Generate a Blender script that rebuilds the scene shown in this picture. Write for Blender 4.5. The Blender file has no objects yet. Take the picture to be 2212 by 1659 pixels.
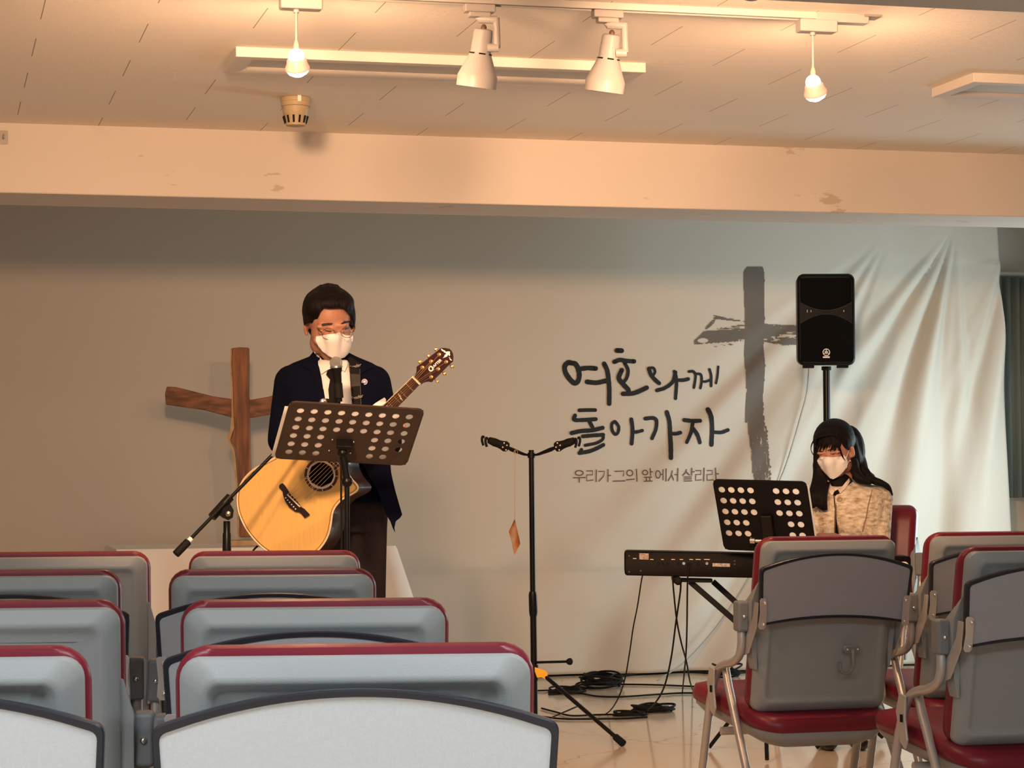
import bpy, bmesh, math, random
from math import sin, cos, tan, atan, pi, radians, sqrt, atan2, exp
from mathutils import Vector, Matrix, Euler, noise
from mathutils.geometry import delaunay_2d_cdt
from mathutils.bvhtree import BVHTree
random.seed(7)
S = bpy.context.scene
COL = S.collection

# ------------------------------------------------------------------ camera
FP = 4950.0                      # focal length in photo pixels (2212 wide)
YAW = radians(14.2); PITCH = atan(174.5/FP); ROLL = radians(0.28)
CAM = Vector((0, 0, 1.10))
Fh = Vector((sin(YAW), cos(YAW), 0)); Rh = Vector((cos(YAW), -sin(YAW), 0)); Z = Vector((0, 0, 1))
FW = (Fh*cos(PITCH) + Z*sin(PITCH)).normalized()
U0 = Rh.cross(FW).normalized()
RT = Rh*cos(ROLL) - U0*sin(ROLL)
UP = U0*cos(ROLL) + Rh*sin(ROLL)
cd = bpy.data.cameras.new('camera'); co = bpy.data.objects.new('camera', cd); COL.objects.link(co)
cd.sensor_width = 36; cd.lens = FP/2212*36; cd.clip_end = 100; cd.clip_start = .05
co.matrix_world = Matrix.Translation(CAM) @ Matrix((RT, UP, -FW)).transposed().to_4x4()
S.camera = co

# ------------------------------------------------------------------ world, lights, exposure
CEIL = 2.36
wd = bpy.data.worlds.new('world'); S.world = wd; wd.use_nodes = True
wd.node_tree.nodes['Background'].inputs[0].default_value = (.75, .85, 1, 1)
wd.node_tree.nodes['Background'].inputs[1].default_value = 0.4
S.view_settings.view_transform = 'Standard'; S.view_settings.look = 'None'
S.view_settings.gamma = 1; S.view_settings.use_curve_mapping = False
S.view_settings.exposure = 0.06
WARM = (1, .57, .31)
def light(kind, name, loc, energy, color, **k):
    l = bpy.data.lights.new(name, kind); l.energy = energy; l.color = color
    for a, v in k.items(): setattr(l, a, v)
    o = bpy.data.objects.new(name, l); COL.objects.link(o); o.location = loc
    return o
def aim(o, d):
    o.rotation_euler = Vector(d).to_track_quat('-Z', 'Y').to_euler()
# daylight through the window in the right wall beside the stage
wl = light('AREA', 'window_daylight', (6.04, 10.2, .95), 56, (.72, .93, 1), shape='RECTANGLE', size=1.3, size_y=1.2)
aim(wl, (-1, 0, 0))
# daylight through the windows of the left and rear walls, near the camera
for i, (p, dr, e) in enumerate((((-2.5, .9, 1.5), (1, 0, -.1), 6), ((.6, -2.9, 1.5), (0, 1, -.1), 22))):
    a = light('AREA', 'side_daylight', p, e, (.8, .92, 1), shape='RECTANGLE', size=2.2, size_y=1.2); aim(a, dr)
# two spotlights on the second track, aimed at the stage (the lamps themselves are built with the track)
SPOTS = [((.50, 4.74, 2.155), (1.15, 7.8, 1.30), 400, 86), ((1.75, 4.74, 2.155), (4.0, 10.2, 1.4), 350, 66)]
for p, q, e, sz in SPOTS:
    a = light('SPOT', 'track_spot_light', p, e, WARM, spot_size=radians(sz), spot_blend=.9, shadow_soft_size=.11); aim(a, Vector(q)-Vector(p))
# ceiling panel lights that are on above the audience, behind and over the camera
PANELS = [(-.9, 1.75), (1.2, 1.75)]
for x, y in PANELS:
    a = light('AREA', 'ceiling_panel_light', (x, y, CEIL-.045), 46, (.92, .97, 1), shape='RECTANGLE', size=1.2, size_y=.22)

# ------------------------------------------------------------------ projection helpers
def ray(px, py): return (FW + RT*((px-1106)/FP) - UP*((py-829.5)/FP))
def at(px, py, d): return CAM + ray(px, py)*d
def hit(px, py, P0, n):
    r = ray(px, py); return CAM + r*((P0-CAM).dot(n)/r.dot(n))
def onz(px, py, z=0.0): return hit(px, py, Vector((0, 0, z)), Z)
def proj(P):
    q = P-CAM; d = q.dot(FW); return 1106+FP*q.dot(RT)/d, 829.5-FP*q.dot(UP)/d, d

# ------------------------------------------------------------------ mesh helpers
class G:
    def __init__(s): s.v = []; s.f = []
    def add(s, vs, fs):
        b = len(s.v); s.v += [Vector(v) for v in vs]; s.f += [[b+i for i in f] for f in fs]; return s
def ident(v): return v
def box(g, c, size, M=None):
    c = Vector(c); x, y, z = [k/2 for k in size]
    vs = [Vector((sx*x, sy*y, sz*z)) for sx in (-1, 1) for sy in (-1, 1) for sz in (-1, 1)]
    if M is not None: vs = [M @ v for v in vs]
    g.add([c+v for v in vs], [(0,1,3,2),(4,6,7,5),(0,4,5,1),(2,3,7,6),(0,2,6,4),(1,5,7,3)]); return g
def bar(g, a, b, w, h, up=Z):
    a = Vector(a); b = Vector(b); t = (b-a).normalized(); u = t.cross(up).normalized(); v = u.cross(t)
    vs = [p+u*su*w/2+v*sv*h/2 for p in (a, b) for su in (-1, 1) for sv in (-1, 1)]
    g.add(vs, [(0,1,3,2),(4,6,7,5),(0,4,5,1),(2,3,7,6),(0,2,6,4),(1,5,7,3)]); return g
def cr(pts, n=6, closed=False):
    P = [Vector(p) for p in pts]
    if len(P) < 3 or n <= 1: return P
    out = []; m = len(P)
    for i in range(m if closed else m-1):
        if closed: a, b, c, d = P[(i-1) % m], P[i], P[(i+1) % m], P[(i+2) % m]
        else:
            b, c = P[i], P[i+1]; a = P[i-1] if i else b*2-c; d = P[i+2] if i+2 < m else c*2-b
        for k in range(n):
            t = k/n
            out.append(.5*((2*b)+(c-a)*t+(2*a-5*b+4*c-d)*t*t+(3*b-a-3*c+d)*t**3))
    if not closed: out.append(P[-1])
    return out
def tube(g, pts, r, seg=10, closed=False, cap=True, flat=None):
    P = [Vector(p) for p in pts]; n = len(P)
    rr = r if isinstance(r, (list, tuple)) else [r]*n
    if len(rr) != n: rr = [rr[0]+(rr[-1]-rr[0])*i/(n-1) for i in range(n)]
    vs = []; prev = None
    for i in range(n):
        if closed: t = (P[(i+1) % n]-P[i-1]).normalized()
        else: t = (P[min(i+1, n-1)]-P[max(i-1, 0)]).normalized()
        if prev is None:
            u = t.cross(Z) if abs(t.z) < .95 else t.cross(Vector((0, 1, 0)))
        else: u = prev-t*prev.dot(t)
        u.normalize(); prev = u; v = t.cross(u)
        for k in range(seg):
            a = 2*pi*k/seg; vs.append(P[i]+(u*cos(a)+v*sin(a))*rr[i])
    fs = []
    for i in range(n if closed else n-1):
        j = (i+1) % n
        for k in range(seg): k2 = (k+1) % seg; fs.append((i*seg+k, i*seg+k2, j*seg+k2, j*seg+k))
    if cap and not closed: fs.append(tuple(range(seg))[::-1]); fs.append(tuple((n-1)*seg+k for k in range(seg)))
    g.add(vs, fs); return g
def axes(ax):
    t = Vector(ax).normalized(); u = t.cross(Z) if abs(t.z) < .95 else Vector((1, 0, 0)); u = (u-t*u.dot(t)).normalized()
    return u, t.cross(u), t
def lathe(g, o, ax, prof, seg=24, cap=True):
    o = Vector(o); u, v, t = axes(ax); vs = []
    for r, h in prof:
        for k in range(seg):
            a = 2*pi*k/seg; vs.append(o+t*h+(u*cos(a)+v*sin(a))*r)
    fs = []; n = len(prof)
    for i in range(n-1):
        for k in range(seg): k2 = (k+1) % seg; fs.append((i*seg+k, i*seg+k2, (i+1)*seg+k2, (i+1)*seg+k))
    if cap: fs.append(tuple(range(seg))[::-1]); fs.append(tuple((n-1)*seg+k for k in range(seg)))
    g.add(vs, fs); return g
def ball(g, c, r, M=None, seg=16, rings=10):
    r = r if isinstance(r, (list, tuple)) else (r, r, r); c = Vector(c); vs = []; fs = []
    for i in range(1, rings):
        th = pi*i/rings
        for k in range(seg):
            a = 2*pi*k/seg; v = Vector((r[0]*sin(th)*cos(a), r[1]*sin(th)*sin(a), r[2]*cos(th)))
            vs.append(c+(M @ v if M is not None else v))
    top = Vector((0, 0, r[2])); top = M @ top if M is not None else top
    nb = len(vs); vs += [c+top, c-top]
    for i in range(rings-2):
        for k in range(seg): k2 = (k+1) % seg; fs.append((i*seg+k, (i+1)*seg+k, (i+1)*seg+k2, i*seg+k2))
    for k in range(seg):
        k2 = (k+1) % seg; fs.append((nb, k, k2)); b = (rings-2)*seg; fs.append((nb+1, b+k2, b+k))
    g.add(vs, fs); return g
def capsule(g, a, b, r1, r2, seg=14):
    a = Vector(a); b = Vector(b); L = (b-a).length; prof = []
    for i in range(6): t = pi/2*i/5; prof.append((max(r1*sin(t), 1e-4), -r1*cos(t)))
    for i in range(6): t = pi/2*i/5; prof.append((max(r2*cos(t), 1e-4), L+r2*sin(t)))
    lathe(g, a, b-a, prof, seg); return g
def loft(g, rings, close=True, cap=True):
    n = len(rings[0]); vs = [p for r in rings for p in r]; fs = []
    for i in range(len(rings)-1):
        for k in range(n if close else n-1): k2 = (k+1) % n; fs.append((i*n+k, i*n+k2, (i+1)*n+k2, (i+1)*n+k))
    if cap: fs.append(tuple(range(n))[::-1]); fs.append(tuple((len(rings)-1)*n+k for k in range(n)))
    g.add(vs, fs); return g
def rrect(w, h, r, n=5):
    pts = []
    for cx, cy, a0 in ((w/2-r, h/2-r, 0), (-w/2+r, h/2-r, 90), (-w/2+r, -h/2+r, 180), (w/2-r, -h/2+r, 270)):
        for k in range(n+1):
            a = radians(a0+90*k/n); pts.append((cx+r*cos(a), cy+r*sin(a)))
    return pts
def prism(g, poly, fn_a, fn_b):
    """closed slab between two images of a 2-D polygon (concave allowed)"""
    n = len(poly); vs, ed, fs, *_ = delaunay_2d_cdt([Vector(p) for p in poly], [(i, (i+1) % n) for i in range(n)], [], 1, 1e-6)
    b = len(vs)
    g.add([fn_a(*v) for v in vs]+[fn_b(*v) for v in vs],
          [tuple(f) for f in fs]+[tuple(b+i for i in f[::-1]) for f in fs])
    A = [fn_a(*p) for p in poly]; B = [fn_b(*p) for p in poly]
    g.add(A+B, [(i, (i+1) % n, n+(i+1) % n, n+i) for i in range(n)]); return g

MW = {}
def thing(name, label, cat, loc=(0, 0, 0), rotz=0, group=None):
    o = bpy.data.objects.new(name, None); COL.objects.link(o); o.empty_display_size = .1
    o.location = loc; o.rotation_euler = (0, 0, rotz)
    MW[o.name] = Matrix.Translation(Vector(loc)) @ Matrix.Rotation(rotz, 4, 'Z')
    tag(o, label, cat, group); return o
def tag(o, label=None, cat=None, group=None, kind=None):
    for k, v in (('label', label), ('category', cat), ('group', group), ('kind', kind)):
        if v: o[k] = v
    return o
def emit(name, g, mat, parent=None, smooth=None, bevel=0, local=False, seg=2, merge=True):
    if isinstance(g, G):
        me = bpy.data.meshes.new(name); me.from_pydata([tuple(v) for v in g.v], [], g.f)
        bm = bmesh.new(); bm.from_mesh(me)
        if merge: bmesh.ops.remove_doubles(bm, verts=bm.verts, dist=1e-5)
        bmesh.ops.recalc_face_normals(bm, faces=bm.faces); bm.to_mesh(me); bm.free()
    else: me = g
    o = bpy.data.objects.new(name, me); COL.objects.link(o)
    me.materials.clear(); me.materials.append(mat)
    if parent is not None:
        o.parent = parent; M = MW[parent.name]; MW[o.name] = M
        if not local: me.transform(M.inverted())
    if smooth is not None:
        me.polygons.foreach_set('use_smooth', [True]*len(me.polygons))
        if smooth < 179: me.set_sharp_from_angle(angle=radians(smooth))
    if bevel:
        b = o.modifiers.new('b', 'BEVEL'); b.width = bevel; b.segments = seg; b.limit_method = 'ANGLE'; b.angle_limit = radians(40)
        if smooth is None:
            me.polygons.foreach_set('use_smooth', [True]*len(me.polygons)); b.harden_normals = True
    return o
def struct(name, g, mat, **k):
    o = emit(name, g, mat, **k)
    o['kind'] = 'structure'; return o
def tmp_obj(g):
    me = bpy.data.meshes.new('tmp'); me.from_pydata([tuple(v) for v in g.v], [], g.f)
    bm = bmesh.new(); bm.from_mesh(me); bmesh.ops.remove_doubles(bm, verts=bm.verts, dist=1e-6)
    bmesh.ops.recalc_face_normals(bm, faces=bm.faces); bm.to_mesh(me); bm.free()
    o = bpy.data.objects.new('tmp', me); COL.objects.link(o); return o
def fuse(g, voxel=.006, smooth=4, cuts=(), post=0):
    """union of closed pieces as one continuous skin; cuts are closed pieces taken away"""
    o = tmp_obj(g)
    m = o.modifiers.new('r', 'REMESH'); m.mode = 'VOXEL'; m.voxel_size = voxel
    m = o.modifiers.new('s', 'SMOOTH'); m.factor = .5; m.iterations = smooth
    ct = []
    for c in cuts:
        c = tmp_obj(c); ct.append(c)
        m = o.modifiers.new('b', 'BOOLEAN'); m.operation = 'DIFFERENCE'; m.object = c; m.solver = 'EXACT'
    dg = bpy.context.evaluated_depsgraph_get(); dg.update()
    me = bpy.data.meshes.new_from_object(o.evaluated_get(dg), depsgraph=dg)
    for c in ct+[o]:
        dm = c.data; bpy.data.objects.remove(c); bpy.data.meshes.remove(dm)
    return me
def bvh(*meshes):
    vs = []; fs = []
    for me in meshes:
        b = len(vs); vs += [v.co.copy() for v in me.vertices]; fs += [[b+i for i in p.vertices] for p in me.polygons]
    return BVHTree.FromPolygons(vs, fs)
def drape(poly, tree, off=.003, thick=.003, step=4, d_def=8.0, offf=None):
    """a thin sheet whose outline is given in the photo's pixels, laid on the surface in tree"""
    n = len(poly); pts = [Vector(p) for p in poly]; 
    dense = []
    for i in range(n):
        a, b = pts[i], pts[(i+1) % n]; k = max(1, int((b-a).length/step))
        dense += [a+(b-a)*j/k for j in range(k)]
    m = len(dense)
    x0, x1 = min(p.x for p in dense), max(p.x for p in dense); y0, y1 = min(p.y for p in dense), max(p.y for p in dense)
    inner = []; y = y0+step/2; r = 0
    def inside(x, y):
        c = False
        for i in range(m):
            a, b = dense[i], dense[(i+1) % m]
            if (a.y > y) != (b.y > y) and x < (b.x-a.x)*(y-a.y)/(b.y-a.y)+a.x: c = not c
        return c
    while y < y1:
        x = x0+(step/2 if r % 2 else step)
        while x < x1:
            if inside(x, y) and min((Vector((x, y))-q).length for q in dense) > step*.5: inner.append(Vector((x, y)))
            x += step
        y += step*.87; r += 1
    allp = dense+inner
    vs, ed, fs, *_ = delaunay_2d_cdt(allp, [(i, (i+1) % m) for i in range(m)], [], 1, 1e-5)
    ds = []; 
    for v in vs:
        r = ray(*v).normalized(); h = tree.ray_cast(CAM, r)
        ds.append(None if h[0] is None else (h[0]-CAM).dot(FW))
    good = [d for d in ds if d is not None]; dm = sorted(good)[len(good)//2] if good else d_def
    for it in range(len(ds)):
        if ds[it] is None:
            near = [(( vs[j]-vs[it]).length, ds[j]) for j in range(len(ds)) if ds[j] is not None]
            ds[it] = min(near)[1] if near else dm
    g = G(); A = []; B = []
    for v, d in zip(vs, ds):
        o = off+(offf(v[0], v[1]) if offf else 0)
        A.append(at(v[0], v[1], d-o-thick)); B.append(at(v[0], v[1], d-o))
    b = len(vs)
    g.add(A+B, [tuple(f) for f in fs]+[tuple(b+i for i in f[::-1]) for f in fs])
    # rim
    cnt = {}
    for f in fs:
        for i in range(len(f)):
            e = (f[i], f[(i+1) % len(f)]); cnt[e] = 1
    for (a, c) in list(cnt):
        if (c, a) not in cnt: g.f.append([a, c, b+c, b+a])
    return g
def text_mesh(txt, O, ex, ey, size, bold=0.0, depth=.0004, shear=0.0):
    c = bpy.data.curves.new('t', 'FONT'); c.body = txt; c.size = size; c.extrude = depth; c.offset = bold; c.align_x = 'CENTER'; c.align_y = 'CENTER'; c.shear = shear
    o = bpy.data.objects.new('t', c); COL.objects.link(o)
    dg = bpy.context.evaluated_depsgraph_get(); dg.update()
    me = bpy.data.meshes.new_from_object(o.evaluated_get(dg), depsgraph=dg)
    bpy.data.objects.remove(o); bpy.data.curves.remove(c)
    ex = Vector(ex).normalized(); ey = Vector(ey).normalized(); ez = ex.cross(ey)
    M = Matrix((ex, ey, ez)).transposed().to_4x4(); M.translation = Vector(O); me.transform(M); return me
def copy_tree(o, parent=None):
    c = o.copy(); COL.objects.link(c); c.parent = parent
    for ch in o.children: copy_tree(ch, c)
    return c

# ------------------------------------------------------------------ materials
def mat(name, col, rough=.6, metal=0, spec=.4, noise_amt=0, nscale=20, bump=0, bscale=200, stretch=(1, 1, 1), coat=0, emit_=None, estr=0, trans=0, ior=1.45, subs=0, col2=None):
    m = bpy.data.materials.new(name); m.use_nodes = True; nt = m.node_tree; b = nt.nodes['Principled BSDF']
    b.inputs['Base Color'].default_value = (*col, 1); b.inputs['Roughness'].default_value = rough
    b.inputs['Metallic'].default_value = metal; b.inputs['Specular IOR Level'].default_value = spec
    b.inputs['Coat Weight'].default_value = coat; b.inputs['Transmission Weight'].default_value = trans; b.inputs['IOR'].default_value = ior
    if subs: b.inputs['Subsurface Weight'].default_value = subs; b.inputs['Subsurface Radius'].default_value = (.01, .004, .002); b.inputs['Subsurface Scale'].default_value = .5
    if emit_: b.inputs['Emission Color'].default_value = (*emit_, 1); b.inputs['Emission Strength'].default_value = estr
    tc = nt.nodes.new('ShaderNodeTexCoord'); mp = nt.nodes.new('ShaderNodeMapping'); mp.inputs['Scale'].default_value = stretch
    nt.links.new(tc.outputs['Object'], mp.inputs['Vector'])
    if noise_amt:
        n = nt.nodes.new('ShaderNodeTexNoise'); n.inputs['Scale'].default_value = nscale; n.inputs['Detail'].default_value = 5
        nt.links.new(mp.outputs[0], n.inputs['Vector'])
        r = nt.nodes.new('ShaderNodeValToRGB'); c2 = col2 or tuple(c*(1-noise_amt) for c in col); c1 = tuple(min(1, c*(1+noise_amt*.5)) for c in col)
        r.color_ramp.elements[0].position = .35; r.color_ramp.elements[1].position = .65
        r.color_ramp.elements[0].color = (*c2, 1); r.color_ramp.elements[1].color = (*c1, 1)
        nt.links.new(n.outputs['Fac'], r.inputs[0]); nt.links.new(r.outputs[0], b.inputs['Base Color'])
    if bump:
        n = nt.nodes.new('ShaderNodeTexNoise'); n.inputs['Scale'].default_value = bscale; n.inputs['Detail'].default_value = 3
        nt.links.new(mp.outputs[0], n.inputs['Vector'])
        bp = nt.nodes.new('ShaderNodeBump'); bp.inputs['Strength'].default_value = bump; bp.inputs['Distance'].default_value = .004
        nt.links.new(n.outputs['Fac'], bp.inputs['Height']); nt.links.new(bp.outputs[0], b.inputs['Normal'])
    return m
M_ = {}
M_['wall'] = mat('painted_wall', (.72, .70, .66), .7, noise_amt=.06, nscale=3)
M_['shell'] = mat('grey_plastic', (.25, .27, .275), .42, bump=.15, bscale=900)
M_['cap'] = mat('dark_grey_plastic', (.17, .18, .19), .45)
M_['red'] = mat('maroon_vinyl', (.155, .009, .022), .38, noise_amt=.15, nscale=8, bump=.1, bscale=60)
M_['enamel'] = mat('lamp_enamel', (.34, .32, .315), .4)
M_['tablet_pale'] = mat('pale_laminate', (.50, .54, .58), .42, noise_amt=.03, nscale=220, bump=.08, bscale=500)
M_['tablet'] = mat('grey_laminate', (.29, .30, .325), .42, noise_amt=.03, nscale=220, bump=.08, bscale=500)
M_['trim'] = mat('black_edging', (.016, .018, .026), .35)
M_['tube'] = mat('silver_painted_tube', (.45, .44, .44), .35, metal=.5)
M_['bracket'] = mat('zinc_plate', (.55, .54, .53), .35, metal=.6)
M_['steel'] = mat('polished_steel', (.75, .73, .7), .2, metal=1)
M_['black'] = mat('black_metal', (.005, .0045, .0045), .33, spec=.28)
M_['blackm'] = mat('black_matte', (.006, .005, .006), .7, spec=.15)
M_['rubber'] = mat('black_rubber', (.007, .0065, .0065), .7, spec=.2)
M_['white'] = mat('white_paint', (.8, .78, .75), .4)
M_['ivory'] = mat('ivory_plastic', (.40, .31, .19), .5)
M_['cloth_w'] = mat('white_tablecloth', (.84, .80, .76), .85, bump=.1, bscale=300)
M_['skin'] = mat('skin', (.40, .19, .12), .5, subs=.15, noise_amt=.06, nscale=30)
M_['skinf'] = mat('fair_skin', (.46, .23, .16), .5, subs=.15, noise_amt=.06, nscale=30)
M_['hair'] = mat('black_hair', (.0045, .0025, .0025), .6, spec=.18, bump=.9, bscale=260, stretch=(1, 1, .08))
M_['navy'] = mat('navy_wool', (.003, .0045, .013), .95, spec=.08, bump=.2, bscale=600)
M_['trouser'] = mat('charcoal_wool', (.024, .018, .020), .95, spec=.08, bump=.2, bscale=600)
M_['shirt'] = mat('white_shirt', (.76, .74, .74), .8, bump=.1, bscale=80)
M_['mask'] = mat('white_mask', (.80, .78, .76), .85, bump=.1, bscale=150)
M_['gold'] = mat('gold_plate', (.85, .58, .25), .28, metal=.9)
M_['bone'] = mat('bone', (.8, .72, .58), .4)
M_['yellow'] = mat('yellow_plastic', (.85, .47, .03), .4)
# ------------------------------------------------------------------ room shell
YB = 11.5                                     # hanging backdrop
XL, XR, YR, YW = -2.6, 6.12, -3.0, 12.0
def nodes(m): return m.node_tree, m.node_tree.nodes['Principled BSDF']
mc = mat('ceiling_tile', (.66, .60, .52), .75); nt, b = nodes(mc)
tc = nt.nodes.new('ShaderNodeTexCoord'); sx = nt.nodes.new('ShaderNodeSeparateXYZ'); nt.links.new(tc.outputs['Object'], sx.inputs[0])
def mth(op, a, b_=None, c=None):
    n = nt.nodes.new('ShaderNodeMath'); n.operation = op
    for i, v in enumerate((a, b_, c)):
        if v is None: continue
        if isinstance(v, (int, float)): n.inputs[i].default_value = v
        else: nt.links.new(v, n.inputs[i])
    return n.outputs[0]
row = mth('FLOOR', mth('DIVIDE', mth('ADD', sx.outputs['Y'], .06), .3))
xo = mth('ADD', mth('DIVIDE', mth('ADD', sx.outputs['X'], .01), .6), mth('MULTIPLY', row, .5))
jt_ = mth('LESS_THAN', mth('FRACT', xo), .0042)
yo = mth('LESS_THAN', mth('FRACT', mth('DIVIDE', mth('ADD', sx.outputs['Y'], .06), .3)), .006)
nj = nt.nodes.new('ShaderNodeTexNoise'); nj.inputs['Scale'].default_value = .8; nt.links.new(tc.outputs['Object'], nj.inputs['Vector'])
yo = mth('MULTIPLY', yo, mth('GREATER_THAN', nj.outputs['Fac'], .60))
jn = mth('MAXIMUM', mth('MULTIPLY', jt_, .85), mth('MULTIPLY', yo, .35))
cm = nt.nodes.new('ShaderNodeMixRGB'); nt.links.new(jn, cm.inputs[0]); cm.inputs[1].default_value = (.86, .80, .71, 1); cm.inputs[2].default_value = (.12, .09, .07, 1)
nt.links.new(cm.outputs[0], b.inputs['Base Color'])
mp2 = nt.nodes.new('ShaderNodeMapping'); mp2.inputs['Scale'].default_value = (.3, 1, 1); nt.links.new(tc.outputs['Object'], mp2.inputs[0])
n1 = nt.nodes.new('ShaderNodeTexNoise'); n1.inputs['Scale'].default_value = 190; n1.inputs['Detail'].default_value = 2; nt.links.new(mp2.outputs[0], n1.inputs['Vector'])
rp = nt.nodes.new('ShaderNodeValToRGB'); rp.color_ramp.elements[0].position = .55; rp.color_ramp.elements[1].position = .62
nt.links.new(n1.outputs['Fac'], rp.inputs[0])
bp = nt.nodes.new('ShaderNodeBump'); bp.inputs['Strength'].default_value = .55; bp.inputs['Distance'].default_value = .0022
nt.links.new(rp.outputs[0], bp.inputs['Height']); nt.links.new(bp.outputs[0], b.inputs['Normal'])
# joints across the rows are painted over: hide the horizontal mortar where noise says so
# painted beam with worn patches
mb = mat('beam_paint', (.62, .57, .52), .65, bump=.12, bscale=25); nt, b = nodes(mb)
tc = nt.nodes.new('ShaderNodeTexCoord'); n1 = nt.nodes.new('ShaderNodeTexNoise'); n1.inputs['Scale'].default_value = 5; n1.inputs['Detail'].default_value = 8; n1.inputs['Roughness'].default_value = .62
mp = nt.nodes.new('ShaderNodeMapping'); mp.inputs['Scale'].default_value = (.55, 1, 1.6); mp.inputs['Location'].default_value = (3, 0, 1.7); nt.links.new(tc.outputs['Object'], mp.inputs[0]); nt.links.new(mp.outputs[0], n1.inputs['Vector'])
rp = nt.nodes.new('ShaderNodeValToRGB'); e = rp.color_ramp.elements; e[0].position = .642; e[0].color = (.61, .56, .51, 1); e[1].position = .655; e[1].color = (.47, .41, .33, 1)
nt.links.new(n1.outputs['Fac'], rp.inputs[0]); nt.links.new(rp.outputs[0], b.inputs['Base Color'])
# glossy floor with veins
mf = mat('floor_vinyl', (.62, .54, .44), .13, bump=.05, bscale=6); nt, b = nodes(mf)
tc = nt.nodes.new('ShaderNodeTexCoord'); n0 = nt.nodes.new('ShaderNodeTexNoise'); n0.inputs['Scale'].default_value = 3; n0.inputs['Detail'].default_value = 6
mx = nt.nodes.new('ShaderNodeMixRGB'); mx.inputs[0].default_value = .35; nt.links.new(tc.outputs['Object'], n0.inputs['Vector']); nt.links.new(tc.outputs['Object'], mx.inputs[1]); nt.links.new(n0.outputs['Color'], mx.inputs[2])
vo = nt.nodes.new('ShaderNodeTexVoronoi'); vo.feature = 'DISTANCE_TO_EDGE'; vo.inputs['Scale'].default_value = 1.3; nt.links.new(mx.outputs[0], vo.inputs['Vector'])
rp = nt.nodes.new('ShaderNodeValToRGB'); e = rp.color_ramp.elements; e[0].position = 0; e[0].color = (.38, .27, .18, 1); e[1].position = .008; e[1].color = (.70, .56, .42, 1)
k = e.new(.4); k.color = (.74, .61, .46, 1)
nt.links.new(vo.outputs['Distance'], rp.inputs[0]); nt.links.new(rp.outputs[0], b.inputs['Base Color'])

struct('floor', box(G(), ((XL+XR)/2, (YR+YW)/2, -.05), (XR-XL+.4, YW-YR+.4, .1)), mf)
CS = 2.64                                     # the ceiling over the stage is higher than over the seats
struct('ceiling', box(G(), ((XL+XR)/2, (YR+8.8)/2, CEIL+.05), (XR-XL+.4, 8.8-YR+.2, .1)), mc)
struct('ceiling_stage', box(G(), ((XL+XR)/2, (8.6+YW)/2, CS+.05), (XR-XL+.4, YW-8.6+.4, .1)), M_['wall'])
struct('wall_back', box(G(), ((XL+XR)/2, YW+.1, CS/2), (XR-XL+.4, .2, CS)), M_['wall'])
def wall_open(name, ax, c, a0, a1, o0, o1, z0, z1):
    """wall with an opening o0..o1, z0..z1; ax 'x': wall at x=c, runs along y"""
    g = G()
    for (p, q, r, s) in ((a0, o0, 0, CS), (o1, a1, 0, CS), (o0, o1, 0, z0), (o0, o1, z1, CS)):
        cc, sz = ((p+q)/2, q-p), ((r+s)/2, s-r)
        if ax == 'x': box(g, (c, cc[0], sz[0]), (.2, cc[1], sz[1]))
        else: box(g, (cc[0], c, sz[0]), (cc[1], .2, sz[1]))
    return struct(name, g, M_['wall'])
wall_open('wall_right', 'x', XR+.1, YR, YW, 9.5, 10.95, .3, 1.6)
wall_open('wall_left', 'x', XL-.1, YR, YW, -.3, 2.1, .85, 2.1)
wall_open('wall_rear', 'y', YR-.1, XL, XR, -.6, 1.8, .85, 2.1)
M_['glass'] = mat('window_glass', (1, 1, 1), .05, trans=1, ior=1.1)
def window(name, ax, c, o0, o1, z0, z1):
    g = G(); w = .05
    def bb(a0, a1, b0, b1, t=.06):
        if ax == 'x': box(g, (c, (a0+a1)/2, (b0+b1)/2), (t, a1-a0, b1-b0))
        else: box(g, ((a0+a1)/2, c, (b0+b1)/2), (a1-a0, t, b1-b0))
    bb(o0, o0+w, z0, z1); bb(o1-w, o1, z0, z1); bb(o0+w, o1-w, z0, z0+w); bb(o0+w, o1-w, z1-w, z1); m = (o0+o1)/2; bb(m-.025, m+.025, z0+w, z1-w)
    f = struct(name, g, M_['white'])
    MW[f.name] = Matrix.Identity(4); g = G(); bb(o0+w, o1-w, z0+w, z1-w, .008); emit('pane', g, M_['glass'], f)
    return f
MW_fix = None
window('window_1', 'x', XR+.14, 9.5, 10.95, .3, 1.6)
window('window_2', 'x', XL-.14, -.3, 2.1, .85, 2.1)
window('window_3', 'y', YR-.14, -.6, 1.8, .85, 2.1)
BZ = CAM.z+1.003
struct('ceiling_beam', box(G(), ((XL+XR)/2, (8.55+8.95)/2, (BZ+CS)/2), (XR-XL, .40, CS-BZ)), mb, bevel=.006)
mb2 = mat('grey_beam_paint', (.5, .47, .44), .7, bump=.4, bscale=60)
struct('ceiling_beam_near', box(G(), ((XL+XR)/2, 4.43, (CAM.z+.995+CEIL)/2), (XR-XL, .36, CEIL-CAM.z-.995)), mb2, bevel=.004)
struct('baseboard_back', box(G(), ((XL+XR)/2, YW-.008, .05), (XR-XL, .016, .1)), mat('brown_baseboard', (.10, .07, .05), .5))

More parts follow.
